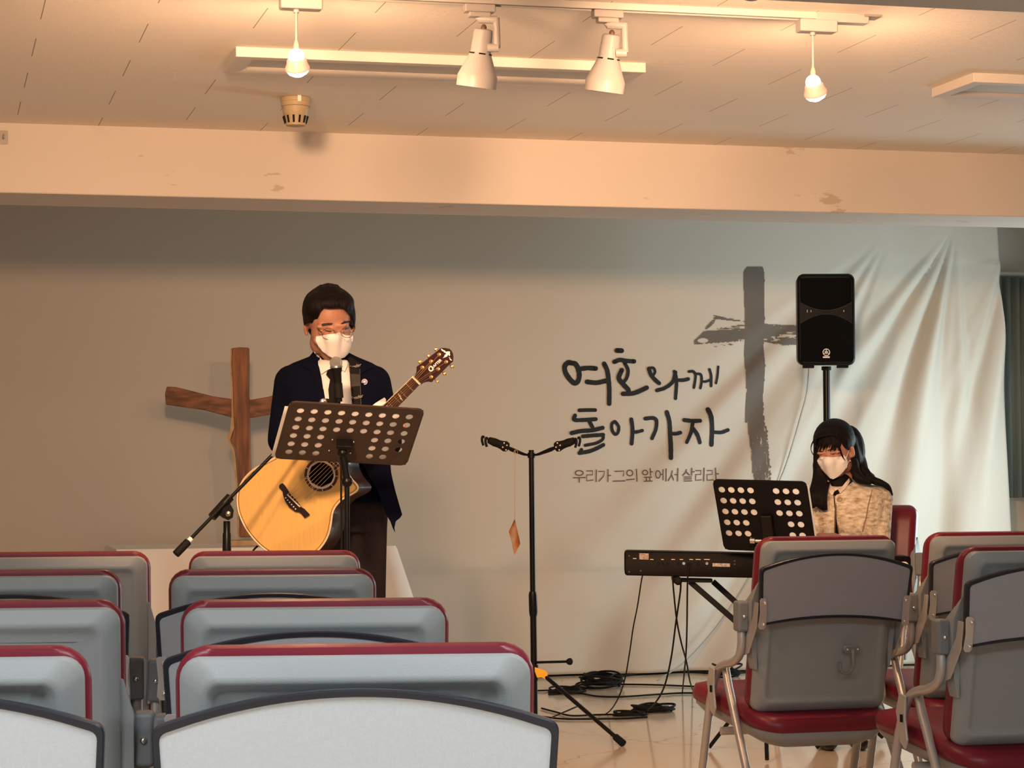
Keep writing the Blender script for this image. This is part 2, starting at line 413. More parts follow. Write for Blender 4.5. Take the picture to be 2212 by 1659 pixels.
# ------------------------------------------------------------------ hanging backdrop with lettering
PB = Vector((0, YB, 0)); NB = Vector((0, -1, 0))
def bp_(px, py): return hit(px, py, PB, NB)
pin = [(bp_(1925, 500), .42, .92, .022), (bp_(2068, 480), .0, .72, .044), (bp_(2190, 470), -.1, .35, .032)]
def fold(x, z):
    f = .006*noise.noise(Vector((x*.7, z*.5, 0)))
    for i, (p, a0, a1, A) in enumerate(pin):
        dx = p.x-x; dz = p.z-z
        if dz < -.05: continue
        r = sqrt(dx*dx+dz*dz)+1e-6; th = atan2(dx, max(dz, 1e-3))
        w = max(0, min(1, (th-a0+.15)/.2))*max(0, min(1, (a1-th+.15)/.3)); w = w*w*(3-2*w)
        f += A*w*min(1, r/.55)*(.6*sin(th*26+i*2+1.5*noise.noise(Vector((th*9, r*1.1, i))))+.9*noise.noise(Vector((th*11, r*.5, i*7.7))))
    # hem crease and soft buckles low down
    f += .010*exp(-((z-.575)/.010)**2) + (.004 if z < .575 else 0)
    if z < .9: f += (.9-z)*.030*noise.noise(Vector((x*2.6+z*1.5, z*1.8, 4)))*max(0, min(1, (x-1.5)/1.5))
    k = max(0, min(1, (x-4.9)/.8)); f += k*.02*sin(x*17)*(1 if z < 2.2 else .6)
    return f
X0, X1 = -1.6, bp_(2197, 900).x
ZT = CS-.03
nx, nz = int((X1-X0)/.016), int(ZT/.02)
def bk(x, z, off=0): return Vector((x, YB-fold(x, z)-off, z))
vs = []; fs = []
for j in range(nz+1):
    z = .012+(ZT-.012)*j/nz
    for i in range(nx+1):
        x = X0+(X1-X0)*i/nx
        if i > nx-30: x -= (i-nx+30)/30*.10*((z/ZT))**1.0*1.2
        vs.append(bk(x, z))
for j in range(nz):
    for i in range(nx): a = j*(nx+1)+i; fs.append((a, a+1, a+nx+2, a+nx+1))
mcl = mat('backdrop_fabric', (.51, .47, .405), .8, bump=.06, bscale=250); 
bd = emit('backdrop_banner', G().add(vs, fs), mcl, smooth=180); MW[bd.name] = Matrix.Identity(4)
s = bd.modifiers.new('t', 'SOLIDIFY'); s.thickness = .002; s.offset = 0
tag(bd, 'large beige fabric backdrop with brush lettering and a grey cross hung behind the stage', 'backdrop')
M_['ink'] = mat('black_ink', (.012, .014, .016), .8); M_['ink2'] = mat('brown_ink', (.115, .075, .06), .8); M_['ink3'] = mat('grey_ink', (.125, .108, .092), .8)
ZK = 1952/600
def zq(x, y): return (1180+x/ZK, 560+y/ZK)
def onb(px, py, off=.004):
    p = bp_(px, py); return bk(p.x, p.z, off)
cnt = [0]
def stroke(g, pts, w, n=8, round_=True):
    P = cr([Vector((*p, 0)) for p in pts], n) if n > 1 else [Vector((*p, 0)) for p in pts]
    cnt[0] += 1; off = .0035+.00012*(cnt[0] % 12)
    r = w/2; m = len(P); L = []; Rr = []
    for i in range(m):
        t = (P[min(i+1, m-1)]-P[max(i-1, 0)]).normalized(); nn = Vector((-t.y, t.x, 0))
        k = r*(1+(.10*noise.noise(Vector((P[i].x*.05, P[i].y*.05, cnt[0]))) if round_ else 0))
        L.append(P[i]+nn*k); Rr.append(P[i]-nn*k)
    poly = L[:]
    if round_:
        t = (P[-1]-P[-2]).normalized(); a = atan2(t.y, t.x)
        poly += [P[-1]+Vector((cos(a+b), sin(a+b), 0))*r for b in (1.2, .8, .4, 0, -.4, -.8, -1.2)]
    poly += Rr[::-1]
    if round_:
        t = (P[0]-P[1]).normalized(); a = atan2(t.y, t.x)
        poly += [P[0]+Vector((cos(a+b), sin(a+b), 0))*r for b in (1.2, .8, .4, 0, -.4, -.8, -1.2)]
    vs = []; fs = []
    for i in range(m): vs += [onb(*zq(L[i].x, L[i].y), off), onb(*zq(Rr[i].x, Rr[i].y), off)]
    for i in range(m-1): fs.append((2*i, 2*i+1, 2*i+3, 2*i+2))
    g.add(vs, fs)
    if round_:
        for c in (P[0], P[-1]):
            g.add([onb(*zq(c.x+r*cos(2*pi*k/16), c.y+r*sin(2*pi*k/16)), off) for k in range(16)], [tuple(range(16))])
B = G()
for pts, w in [
 ([(165,728),(205,738),(228,790),(226,845),(203,872),(170,850),(135,800),(128,755),(150,728),(180,730)],36), ([(225,772),(290,765),(345,768)],34), ([(285,862),(350,868),(415,855)],34), ([(405,735),(428,790),(440,900),(440,1015)],33),
 ([(493,642),(528,643)],34), ([(476,722),(515,708),(560,715),(615,718)],31), ([(548,728),(572,780),(562,835),(535,870)],26), ([(528,780),(508,835),(540,880),(572,915),(575,938)],34), ([(537,946),(600,944),(650,928),(703,903)],32),
 ([(722,765),(750,765),(762,790),(752,812)],20), ([(718,770),(735,815),(765,850),(790,872)],28), ([(775,922),(830,905),(885,862),(905,795)],27), ([(898,790),(912,850),(908,978)],25), ([(915,850),(960,850),(995,842)],26),
 ([(1000,790),(1030,790),(1046,815),(1044,860),(1038,902)],20), ([(1048,805),(1085,812),(1092,860),(1086,905)],19), ([(1092,858),(1120,860),(1155,848)],18), ([(1146,775),(1160,820),(1163,890)],20), ([(1209,756),(1206,820),(1198,870)],18),
 ([(231,1062),(290,1060),(342,1060)],26), ([(200,1098),(194,1128),(260,1130),(345,1124)],28), ([(298,1135),(322,1180)],28), ([(176,1222),(240,1208),(320,1202),(393,1185)],30), ([(255,1245),(330,1238),(398,1234)],28), ([(398,1236),(395,1265),(350,1292),(272,1308)],22), ([(232,1362),(300,1350),(352,1330),(400,1305)],28), ([(232,1362),(246,1338)],24),
 ([(482,1142),(506,1175),(503,1215),(483,1230),(461,1200),(459,1158),(478,1141)],23), ([(596,1126),(606,1200),(601,1295)],29), ([(605,1215),(640,1213),(675,1204)],24),
 ([(695,1120),(750,1116),(775,1135),(772,1195),(747,1258)],27), ([(848,1075),(870,1150),(874,1280),(869,1396)],31), ([(880,1225),(915,1226),(942,1218)],26),
 ([(975,1130),(1030,1136),(1075,1135)],29), ([(1030,1140),(1012,1215),(980,1287)],24), ([(1026,1190),(1055,1235),(1075,1287)],29), ([(1135,1056),(1152,1110),(1162,1200),(1162,1302)],33), ([(1170,1215),(1230,1217),(1280,1200)],26)]:
    stroke(B, pts, w)
emit('brush_lettering', B, M_['ink'], bd, merge=False)
B = G()
def el(cx, cy, rx, ry): return [(cx+rx*cos(2*pi*k/20), cy+ry*sin(2*pi*k/20)) for k in range(21)]
for pts in [el(232,1502,28,17), [(188,1536),(278,1534)], [(232,1534),(232,1570)], [(283,1488),(326,1487),(326,1515),(285,1516),(285,1557),(332,1551)], [(352,1478),(352,1566)],
 [(367,1491),(410,1490),(404,1525),(370,1562)], [(435,1476),(435,1566)], [(435,1520),(457,1519)], [(483,1491),(548,1488),(544,1526)], [(470,1560),(558,1557)],
 el(590,1502,21,20), [(563,1551),(620,1545)], [(636,1473),(636,1563)], el(693,1499,17,16), [(728,1468),(728,1522)], [(728,1494),(744,1494)], [(682,1532),(737,1531)], [(680,1560),(740,1558)], [(698,1532),(698,1558)], [(721,1532),(721,1558)],
 el(778,1512,16,26), [(796,1512),(814,1512)], [(814,1476),(814,1554)], [(835,1470),(835,1561)], [(880,1484),(872,1522),(850,1558)], [(874,1512),(892,1554)], [(896,1514),(918,1514)], [(920,1468),(920,1561)],
 [(985,1476),(976,1500),(956,1522)], [(980,1492),(1008,1519)], [(1022,1466),(1022,1521)], [(1022,1494),(1043,1494)], [(966,1531),(1021,1530),(1021,1543),(968,1544),(968,1559),(1026,1557)],
 [(1050,1486),(1091,1485),(1091,1512),(1053,1513),(1053,1554),(1098,1550)], [(1113,1465),(1113,1561)], [(1135,1486),(1172,1485),(1172,1512),(1137,1513),(1137,1554),(1180,1550)], [(1195,1465),(1195,1560)], [(1195,1508),(1216,1508)]]:
    stroke(B, pts, 7.5, 1, False)
emit('small_lettering', B, M_['ink2'], bd, merge=False)
def nz_(x, y, s=0): return noise.noise(Vector((x, y, s)))
def brush(x, y):
    # post
    if 55 < y < 1600:
        l = 1382+13*min(1, (y-55)/350)+max(0, y-640)*.048; r = 1532+(12 if y > 1170 else 0)+max(0, y-1170)*.055
        if y < 110: k = (110-y)/55; l += 28*k*k; r -= 14*k*k*k
        r += 5*nz_(y*.03, 2)
        if y > 940: r += 14*nz_(y*.06, 1)*min(1, (y-940)/300)-4
        if l < x < r:
            if y > 1130:
                t = (y-1130)/470; e = (x-l)/(r-l)
                if nz_(x*.085, y*.012, 5)+.55*nz_(x*.25, y*.06, 6) > .62-.42*t*(1.0 if (e > .55 or e < .3) else .45): return False
            return True
        if y < 1150 and 650 < y and 1398+(y-650)*.012 < x < 1410+(y-650)*.016 and nz_(y*.02, 9) > -.25: return True
    # right arm
    if 1520 < x < 2000:
        t = (x-1530)/230; c = 545+t*22+8*sin(x*.02); up_ = 60-10*t+6*nz_(x*.05, 3)
        lo = 38+6*nz_(x*.04, 7)+7*nz_(x*.16, 8)
        if 455+10*t+5*nz_(x*.1, 4) < y < c+lo:
            if 520+ 12*t < y < 538+22*t-10*abs(nz_(x*.05, 12)) and x > 1640: return nz_(x*.03, y*.2, 3) > .25
            if abs(x-1612) < 28 and abs(y-560) < 18+6*nz_(x*.1, y*.1): return nz_(x*.08, y*.1, 21) > .1
            if nz_(x*.012, y*.13, 11) > .42: return False
            return True
    # left arm
    if 1040 < x < 1400:
        t = (1400-x)/340; c = 545-10*t+10*t*t; 
        top = 455+60*t**1.0-8*nz_(x*.05, 31)
        if x < 1180: top = max(top, 500+ (1180-x)*.05+max(0, 1110-x)*.9)
        bot = 572+26*t+7*nz_(x*.06, 33)
        if top < y < bot:
            if ((x-1100)/38)**2+((y-572)/17)**2 < 1: return False
            if y < 500 and nz_(x*.012, y*.14, 35) > .05: return False
            if abs(y-570) < 9 and 1345 < x < 1400 and nz_(x*.1, y*.2, 40) > -.1: return False
            return True
        if 1175 < x and abs(y-(408+(x-1180)*.14)) < 14*(1-(x-1180)/260) and nz_(x*.02, y*.22, 41) > -.25: return True
        if ((x-1152+(y-458)*.9)/16)**2+((y-458)/34)**2 < 1 and nz_(x*.08, y*.08, 43) > -.4: return True
        if 1180 < x < 1330 and abs(y-(612-(x-1180)*.1)) < 6 and nz_(x*.03, y*.3, 44) > .1: return True
    return False
vs = {}; vl = []; fl = []
q = 4.4
def vid(i, j):
    if (i, j) not in vs: vs[(i, j)] = len(vl); vl.append(onb(*zq(i*q, j*q), .0032))
    return vs[(i, j)]
for i in range(int(1030/q), int(2000/q)):
    for j in range(int(50/q), int(1600/q)):
        if brush((i+.5)*q, (j+.5)*q): fl.append((vid(i, j), vid(i+1, j), vid(i+1, j+1), vid(i, j+1)))
emit('brush_cross', G().add(vl, fl), M_['ink3'], bd, merge=False)
# power lead of the loudspeaker hanging against the backdrop
lead = [onb(x, y, .02) for x, y in ((1742, 797), (1736, 850), (1722, 900), (1705, 960), (1690, 1010), (1675, 1060))]+[onb(1640, 1200, .03), onb(1560, 1330, .05), onb(1470, 1420, .1), onz(1420, 1470, .006)]
tag(emit('power_lead', tube(G(), cr(lead, 8), .0035, 6), mat('grey_lead', (.30, .30, .28), .6), smooth=60), 'thin grey lead hanging slantwise down the backdrop from the loudspeaker', 'cable')
# curtain and rail past the right edge of the backdrop
crod = thing('curtain_rail', 'white curtain rail on the wall past the right edge of the backdrop', 'curtain rail', (5.98, 11.93, 0))
emit('rail', tube(G(), [(5.72, 11.93, 2.17), (6.10, 11.93, 2.17)], .014, 10), M_['white'], crod, smooth=60)
emit('bracket', box(G(), (6.0, 11.97, 2.12), (.05, .06, .07)), M_['steel'], crod)
g = G(); vs = []; fs = []
for j in range(2):
    for i in range(41): vs.append((5.70+.39*i/40, 11.88+.018*sin(i*1.1), [.9, 2.15][j]))
for i in range(40): fs.append((i, i+1, 42+i, 41+i))
cu = emit('curtain', g.add(vs, fs), mat('green_curtain', (.16, .19, .17), .8), smooth=180); cu.modifiers.new('s', 'SOLIDIFY').thickness = .004
tag(cu, 'grey green curtain hanging under the white rail past the backdrop', 'curtain')

# ------------------------------------------------------------------ ceiling fittings
def panel_light(x0, x1, y0, y1, label):
    t = thing('ceiling_light', label, 'ceiling light', ((x0+x1)/2, (y0+y1)/2, CEIL), 0)
    g = G(); H = .03; w = .045; zb = CEIL-H
    o = [(x0, y0), (x1, y0), (x1, y1), (x0, y1)]; i_ = [(x0+w, y0+w), (x1-w, y0+w), (x1-w, y1-w), (x0+w, y1-w)]
    i2 = [(x0+w+.02, y0+w+.02), (x1-w-.02, y0+w+.02), (x1-w-.02, y1-w-.02), (x0+w+.02, y1-w-.02)]
    loft(g, [[Vector((a, b, CEIL)) for a, b in o], [Vector((a, b, zb)) for a, b in o], [Vector((a, b, zb)) for a, b in i_], [Vector((a, b, zb+.012)) for a, b in i2]], cap=False)
    emit('frame', g, mat('fixture_white', (.58, .55, .52), .45), t, bevel=.002)
    emit('diffuser', box(G(), ((x0+x1)/2, (y0+y1)/2, zb+.017), (x1-x0-2*w-.02, y1-y0-2*w-.02, .01)), mat('dull_diffuser', (.50, .49, .47), .5), t)
    return t
panel_light(.88, 2.17, 6.84, 7.14, 'unlit long ceiling panel light behind the two white spotlights')
panel_light(3.26, 4.55, 6.78, 7.10, 'unlit ceiling panel light cut off by the right edge')
sd = thing('smoke_detector', 'round ivory heat detector with slots on the ceiling', 'smoke detector', (1.2, 7.74, CEIL))
g = lathe(G(), (1.2, 7.74, CEIL), (0, 0, -1), [(.048, 0), (.052, .004), (.052, .016), (.050, .018), (.050, .032), (.045, .034), (.044, .056), (.041, .060), (.033, .098), (.024, .100)], 40)
emit('body', g, M_['ivory'], sd, smooth=35)
g = G()
for k in range(12):
    a = 2*pi*k/12+.2; p1 = Vector((1.2+.0425*cos(a), 7.74+.0425*sin(a), CEIL-.066)); p2 = Vector((1.2+.0355*cos(a), 7.74+.0355*sin(a), CEIL-.090))
    tube(g, [p1, p2], .0035, 8)
emit('vent_slots', g, M_['rubber'], sd, smooth=60)
emit('locking_tab', box(G(), (1.205, 7.69, CEIL-.011), (.012, .006, .02)), M_['white'], sd)

TY = 5.98
tr = thing('lighting_track', 'long white lighting track on the ceiling with a plastic end feed', 'track', (1.2, TY, CEIL))
tx1 = 2.52
g = G()
for dy in (-.017, .017): box(g, ((-1.5+tx1)/2, TY+dy, CEIL-.009), (tx1+1.5, .005, .018))
box(g, ((-1.5+tx1)/2, TY, CEIL-.002), (tx1+1.5, .036, .004))
emit('rail', g, mat('track_metal', (.48, .46, .44), .4, metal=.3), tr)
emit('end_feed', box(G(), (tx1-.05, TY, CEIL-.0125), (.16, .04, .025)), M_['enamel'], tr, bevel=.003)
emit('end_cap', box(G(), (tx1+.04, TY, CEIL-.003), (.05, .055, .006)), mat('dark_cap', (.2, .19, .18), .5), tr)
def track_x(px): # x on the track for a pixel column
    p = hit(px, 20, Vector((0, TY, 0)), Vector((0, 1, 0))); return p.x
def spot(px, label, lean):
    x = track_x(px); t = thing('track_spotlight', label, 'spotlight', (x, TY, CEIL), 0, None)
    T = Matrix.Translation((x, TY, CEIL)) @ Matrix.Rotation(-YAW, 4, 'Z')
    L = lambda a, b, c: T @ Vector((a, b, c))
    g = G(); box(g, L(0, 0, -.029), (.085, .036, .022)); box(g, L(0, 0, -.046), (.06, .03, .014)); emit('adapter', g, M_['enamel'], t, bevel=.004)
    g = tube(G(), cr([L(0, 0, -.055), L(.0, 0, -.058), L(.048, 0, -.060)], 1), .011, 12)
    tube(g, [L(.046, 0, -.054), L(.048, 0, -.135)], .0095, 12); tube(g, [L(.052, 0, -.135), L(.022, 0, -.135)], .012, 12)
    emit('arm', g, M_['enamel'], t, smooth=50)
    top = L(.012, .01, -.082); ax = (Rh*lean+Vector((0, 0, -1))+Fh*.16).normalized()
    g = lathe(G(), top, ax, [(.019, 0), (.0245, .003), (.026, .010), (.028, .062), (.029, .066), (.052, .122), (.0545, .128), (.0545, .158), (.0515, .158), (.049, .126), (.02, .07)], 40, cap=True)
    emit('lamp_shade', g, M_['enamel'], t, smooth=40)
    g = G(); u, v, w = axes(ax)
    for k in range(6):
        a = 2*pi*k/6+.6; P = [top+w*.067+(u*cos(a+b)+v*sin(a+b))*.0295 for b in (-.3, -.1, .1, .3)]
        tube(g, P, .0022, 6)
    emit('vent_slots', g, M_['rubber'], t)
    emit('screw', ball(G(), top-w*.002+Fh*-.004, (.008, .008, .01)), mat('brown_screw', (.12, .06, .05), .4), t, smooth=180)
spot(1035, 'unlit white cone spotlight on the visible track, left one of the two', -.14)
spot(1312, 'unlit white cone spotlight on the visible track, right one of the two', -.14)
glow2 = mat('pink_glass_ring', (.8, .25, .2), .3, emit_=(1, .20, .13), estr=1.1)
def glowm(e): return mat('glowing_lamp_glass', (1, .8, .7), .3, emit_=WARM, estr=e)
glow_back = mat('glowing_bulb_back', (1, .8, .7), .3, emit_=(1, .82, .70), estr=2.6)
def pendant(c, label, lean, e, fwd=.55, track_y=None):
    x = c.x; TYy = c.y
    t = thing('track_pendant_lamp', label, 'lamp', (x, TYy, CEIL))
    emit('adapter_box', box(G(), (x+.012, TYy, CEIL-.036), (.112, .045, .036)), M_['enamel'], t, bevel=.005)
    g = tube(G(), [(x, TYy, CEIL-.05), (x, TYy, c.z+.05)], .0035, 8); tube(g, [(x, TYy, CEIL-.054), (x, TYy, CEIL-.062)], .008, 10); emit('stem', g, M_['enamel'], t, smooth=60)
    emit('socket', tube(G(), [(x, TYy, c.z+.058), (x, TYy, c.z+.047), (x, TYy, c.z+.022)], [.004, .0075, .008], 12), mat('lamp_socket', (.75, .4, .3), .4), t, smooth=60)
    ax = (Vector((0, 0, -1))+Rh*lean+Fh*fwd).normalized(); o = c+Vector((0, 0, .016))
    emit('bulb', ball(G(), o, .0215, seg=20, rings=14), glow_back, t, smooth=180)
    emit('reflector_ring', lathe(G(), o, ax, [(.0235, .006), (.0265, .010), (.0275, .019), (.0325, .030), (.0325, .0365), (.0305, .038)], 28), glow2, t, smooth=60)
    emit('lens', lathe(G(), o, ax, [(.0310, .037), (.024, .047), (.012, .054), (.001, .056)], 20), glowm(e), t, smooth=80)
    return t
def tpos(px, py): c = hit(px, py, Vector((0, TY, 0)), Vector((0, 1, 0))); c.x = track_x(px); return c
pendant(tpos(640, 135), 'lit glass bulb lamp hanging from the track above the smoke detector', .05, 1250)
pendant(tpos(1755, 190), 'lit glass bulb lamp hanging at the right end of the track', .30, 1250)
TY2 = 4.70
tr2 = thing('lighting_track', 'second white lighting track just past the near beam, above the frame', 'track', (1.2, TY2, CEIL))
emit('rail', box(G(), (1.5, TY2, CEIL-.009), (4.0, .036, .018)), M_['enamel'], tr2)
for (p, q, e, sz), lb in zip(SPOTS, ('toward the left wall', 'over the aisle')):
    p = Vector(p); ax = (Vector(q)-p).normalized(); t = thing('track_spotlight', 'lit spotlight on the second track, the one '+lb, 'spotlight', (p.x, TY2, CEIL))
    emit('adapter', box(G(), (p.x, TY2, CEIL-.03), (.085, .036, .03)), M_['enamel'], t, bevel=.004)
    b_ = p-ax*.07
    emit('arm', tube(G(), [(p.x, TY2, CEIL-.04), (p.x, TY2, b_.z+.02), b_], .007, 10), M_['enamel'], t, smooth=50)
    emit('lamp_shade', lathe(G(), p-ax*.10, ax, [(.022, 0), (.026, .01), (.028, .06), (.040, .09), (.036, .09), (.024, .06)], 28, cap=False), M_['enamel'], t, smooth=40)
    emit('lamp_glass', lathe(G(), p-ax*.04, ax, [(.024, 0), (.028, .004), (.001, .006)], 24), glow_back, t, smooth=60)
hk = hit(8, 297, Vector((0, 8.55, 0)), Vector((0, 1, 0)))
t = thing('adhesive_hook', 'small clear adhesive hook stuck on the beam by the left edge', 'hook', (hk.x, 8.54, hk.z))
emit('plate', box(G(), (hk.x-.01, 8.547, hk.z), (.05, .006, .05)), mat('clear_plastic', (.8, .75, .7), .15, trans=.5), t, bevel=.002)
emit('hook_tip', tube(G(), cr([(hk.x, 8.54, hk.z+.01), (hk.x, 8.525, hk.z-.006), (hk.x, 8.52, hk.z+.004)], 4), .003, 8), M_['enamel'], t, smooth=60)

for x, y in PANELS:
    pl = panel_light(x-.645, x+.645, y-.15, y+.15, 'lit ceiling panel light over the audience, '+('left' if x < 0 else 'right')+' of the two')
    dfu = [c for c in pl.children if c.name.startswith('diffuser')][0]; dfu.data.materials[0] = mat('lit_diffuser', (.8, .8, .8), .5, emit_=(.86, .94, 1), estr=3)
# ------------------------------------------------------------------ chairs (local frame: +y is the way the chair faces)
def lean(y, z): return y-(z-.43)*.215
def chair_proto(label, tablet=True, hook=True, lam='tablet'):
    t = thing('tablet_chair', label, 'chair')
    def E(n, g, m, p=t, **k): return emit(n, g, m, p, local=True, **k)
    CZ, HH, WW = .626, .506, .415; CZs = [CZ]
    def rr(w, h, r, y, sag=.012, n=6):
        out = []; cz_ = CZs[0]
        for x, z in rrect(w, h, r, n):
            zz = cz_+z
            if z > 0: zz -= sag*(1-(x/(w/2))**2)*(z/(h/2))
            out.append(Vector((x, lean(y+.02*(x/(w/2))**2, zz), zz)))
        return out
    # hard shell with a sloping rim and flat middle (seen from behind)
    g = loft(G(), [rr(WW, HH, .030, .012), rr(WW, HH, .030, -.004), rr(WW-.006, HH-.006, .029, -.012), rr(WW-.045, HH-.045, .024, -.0255), rr(WW-.056, HH-.056, .022, -.0285), rr(WW-.066, HH-.066, .021, -.0278), rr(WW-.078, HH-.078, .020, -.0238), rr(WW-.088, HH-.088, .018, -.0230), rr(WW-.11, HH-.11, .014, -.0230)])
    E('back_shell', g, M_['shell'], smooth=38)
    CZs[0] = CZ+.005
    g = loft(G(), [rr(WW-.01, HH-.01, .03, .008), rr(WW+.004, HH+.010, .042, .013), rr(WW+.014, HH+.018, .048, .028), rr(WW+.010, HH+.012, .05, .050), rr(WW-.03, HH-.03, .05, .066)])
    CZs[0] = CZ
    E('back_cushion', g, M_['red'], smooth=60)
    # arms: grey plastic stubs joined to the shell by wings
    for s in (-1, 1):
        X = s*.242
        g = box(G(), (X, .012, .655), (.036, .05, .09)); a = E('arm_cap', g, M_['cap'], bevel=.009, seg=3)
        g = G(); prof = [(.50, -.02), (.60, -.02), (.70, -.035), (.76, -.055), (.74, -.02), (.69, .03), (.60, .035), (.5, .03)]
        prism(g, [(z, y) for z, y in prof], lambda z, y: Vector((s*.205, y, z)), lambda z, y: Vector((s*(.228 if z > .58 and z < .71 else .212), y, z)))
        E('arm_wing', g, M_['shell'], bevel=.002)
        E('cap_screw', ball(G(), (X, -.014, .655), .006, seg=10, rings=6), M_['steel'], a, smooth=180)
        pth = cr([(X, .012, .62), (X, .012, .575), (X, .035, .535), (X, .10, .512), (X, .17, .500), (X*1.01, .225, .470), (X*1.03, .27, .38)], 5)+[Vector((X*1.03, .40, .012))]
        E('leg', tube(G(), pth, .0125, 12), M_['tube'], smooth=60)
        xx = s*.222
        E('leg', tube(G(), [(xx+s*.004, .20, .50), (xx+s*.008, .16, .44), (xx+s*.022, -.16, .012)], .0125, 12), M_['tube'], smooth=60)
        g = G(); prism(g, [(.24, .49), (.262, .44), (.235, .36), (.205, .345), (.19, .37), (.205, .43), (.20, .485)], lambda y, z: Vector((X+s*.014, y, z)), lambda y, z: Vector((X+s*.02, y, z)))
        br = E('folding_bracket', g, M_['bracket'], bevel=.0015)
        E('release_button', box(G(), (X+s*.0205, .222, .425), (.004, .014, .02)), M_['blackm'], br)
        for (yy, zz) in ((.40, .012), (-.16, .012)):
            xq = X*1.03 if yy > 0 else xx+s*.022
            E('foot', tube(G(), [(xq, yy, .03), (xq, yy, 0)], .016, 12), M_['rubber'], smooth=60)
    # cross tube and seat
    E('cross_tube', tube(G(), [(-.24, .20, .30), (.24, .20, .30)], .0125, 10), M_['tube'], smooth=60)
    g = G()
    def sr(w, d, r, z, cy=.245, cup=.0):
        out = []
        for x, y in rrect(w, d, r, 6):
            w_ = 1+.03*y/(d/2) if y > 0 else .88
            out.append(Vector((x*w_, cy-.045+y*1.12+.03, z-.058+.03*(y/(d/2))-cup*((y/(d/2))**2 if y < 0 else 1.1*(y/(d/2))**3)+.012*(x/(w/2))**2*(1 if cup >= 0 else 0))))
        return out
    E('seat_cushion', loft(G(), [sr(.45, .45, .08, .390), sr(.49, .49, .09, .402), sr(.50, .50, .10, .425, cup=.006), sr(.485, .485, .10, .450, cup=.010), sr(.42, .42, .09, .458, cup=.008)]), M_['red'], smooth=60)
    E('seat_pan', loft(G(), [sr(.38, .38, .07, .352), sr(.44, .44, .08, .366), sr(.478, .478, .09, .388), sr(.478, .478, .09, .400)]), M_['shell'], smooth=50)
    if hook:
        def bk_(x, z, o): return Vector((x, lean(-.029-o, z), z))
        g = G(); loft(g, [[bk_(.075+x, .555+z, o) for x, z in rrect(.05, .022, .009, 4)] for o in (-.006, .006)]); h = E('bag_hook', g, M_['cap'], bevel=.001)
        E('hook_curl', tube(G(), cr([bk_(.078, .555, .004), bk_(.078, .53, .010), bk_(.078, .51, .016), bk_(.066, .490, .02), bk_(.05, .487, .022), bk_(.036, .498, .022), bk_(.033, .52, .02)], 5), [.006, .0055], 10), M_['cap'], h, smooth=60)
        for x in (.059, .091): E('screw', ball(G(), bk_(x, .556, .007), .004, seg=10, rings=6), M_['steel'], h, smooth=180)
    if tablet:
        zt, zc, zb, zbc = .800, .842, .632, .652; W1, W2 = .228, .236
        def outl(ins, n=22):
            o = []
            a, b = W1-ins, W2-ins
            def arc(x, e, c, w): return e+(c-e)*(1-(x/w)**2)
            def corner(P, Q, R_, r):
                P, Q, R_ = Vector(P), Vector(Q), Vector(R_); u = (P-Q).normalized(); v = (R_-Q).normalized()
                return [(Q+u*r*(1-k/4)**2+v*r*(k/4)**2) for k in range(5)]
            top = [(b-2*b*k/n, arc(b-2*b*k/n, zt-ins, zc-ins, b)) for k in range(n+1)]
            bot = [(-a+2*a*k/n, arc(-a+2*a*k/n, zb+ins, zbc+ins, a)) for k in range(n+1)]
            r = max(.012-ins*.3, .006)
            pts = []
            pts += corner(bot[-2], bot[-1], top[0], r)[0:5]
            pts += corner(bot[-1], top[0], top[1], r)
            pts += [Vector(p) for p in top[2:-2]]
            pts += corner(top[-2], top[-1], bot[0], r)
            pts += corner(top[-1], bot[0], bot[1], r)
            pts += [Vector(p) for p in bot[2:-2]]
            return pts
        def ring(ins, y): return [Vector((p.x, lean(y, p.y), p.y)) for p in outl(ins)]
        tb = E('writing_tablet', loft(G(), [ring(.008, -.040), ring(.008, -.0585)]), M_[lam], smooth=40)
        R0 = [ring(.008, -.038), ring(.001, -.038), ring(0, -.042), ring(0, -.058), ring(.002, -.061), ring(.0075, -.061), ring(.009, -.0588)]
        E('edge_trim', loft(G(), R0, cap=False), M_['trim'], tb, smooth=40)
        for s in (-1, 1):
            g = G(); poly = [(.199, .708), (.205, .714), (.218, .714), (.222, .708), (.219, .67), (.222, .632), (.216, .624), (.204, .624), (.198, .632)]
            # hinge plate bent from the shell side out to the tablet's back
            prism(g, [(x+.004, z) for x, z in poly], lambda x, z: Vector((s*(x+.008), lean(-.0615, z), z)), lambda x, z: Vector((s*(x+.008), lean(-.0645, z), z)))
            prism(g, [(-.105, .70), (-.085, .63), (-.02, .55), (.02, .54), (.03, .56), (.0, .60), (-.055, .655), (-.07, .70)], lambda y, z: Vector((s*.2285, y, z)), lambda y, z: Vector((s*.2315, y, z)))
            h = E('hinge_plate', g, M_['bracket'], bevel=.001)
            for x, z in ((.218, .70), (.218, .638)): E('rivet', ball(G(), (s*x, lean(-.066, z), z), .0055, seg=10, rings=6), M_['steel'], h, smooth=180)
    return t
GC = 'tablet chairs with grey backs and maroon cushions'
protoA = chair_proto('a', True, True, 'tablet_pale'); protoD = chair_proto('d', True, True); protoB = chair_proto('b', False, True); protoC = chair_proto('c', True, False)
used = set()
def chair(proto, px, py, d, ang, label):
    """px: middle of the back; py only fixes the ray; d: distance; ang: heading against the view axis (deg, + right)"""
    p = at(px, py, d); rot = -(YAW+radians(ang))
    o = proto if proto.name not in used else copy_tree(proto)
    used.add(proto.name)
    o.location = (p.x, p.y, 0); o.rotation_euler = (0, 0, rot); o['label'] = label; o['group'] = GC
    MW[o.name] = Matrix.Translation((p.x, p.y, 0)) @ Matrix.Rotation(rot, 4, 'Z')
    return o
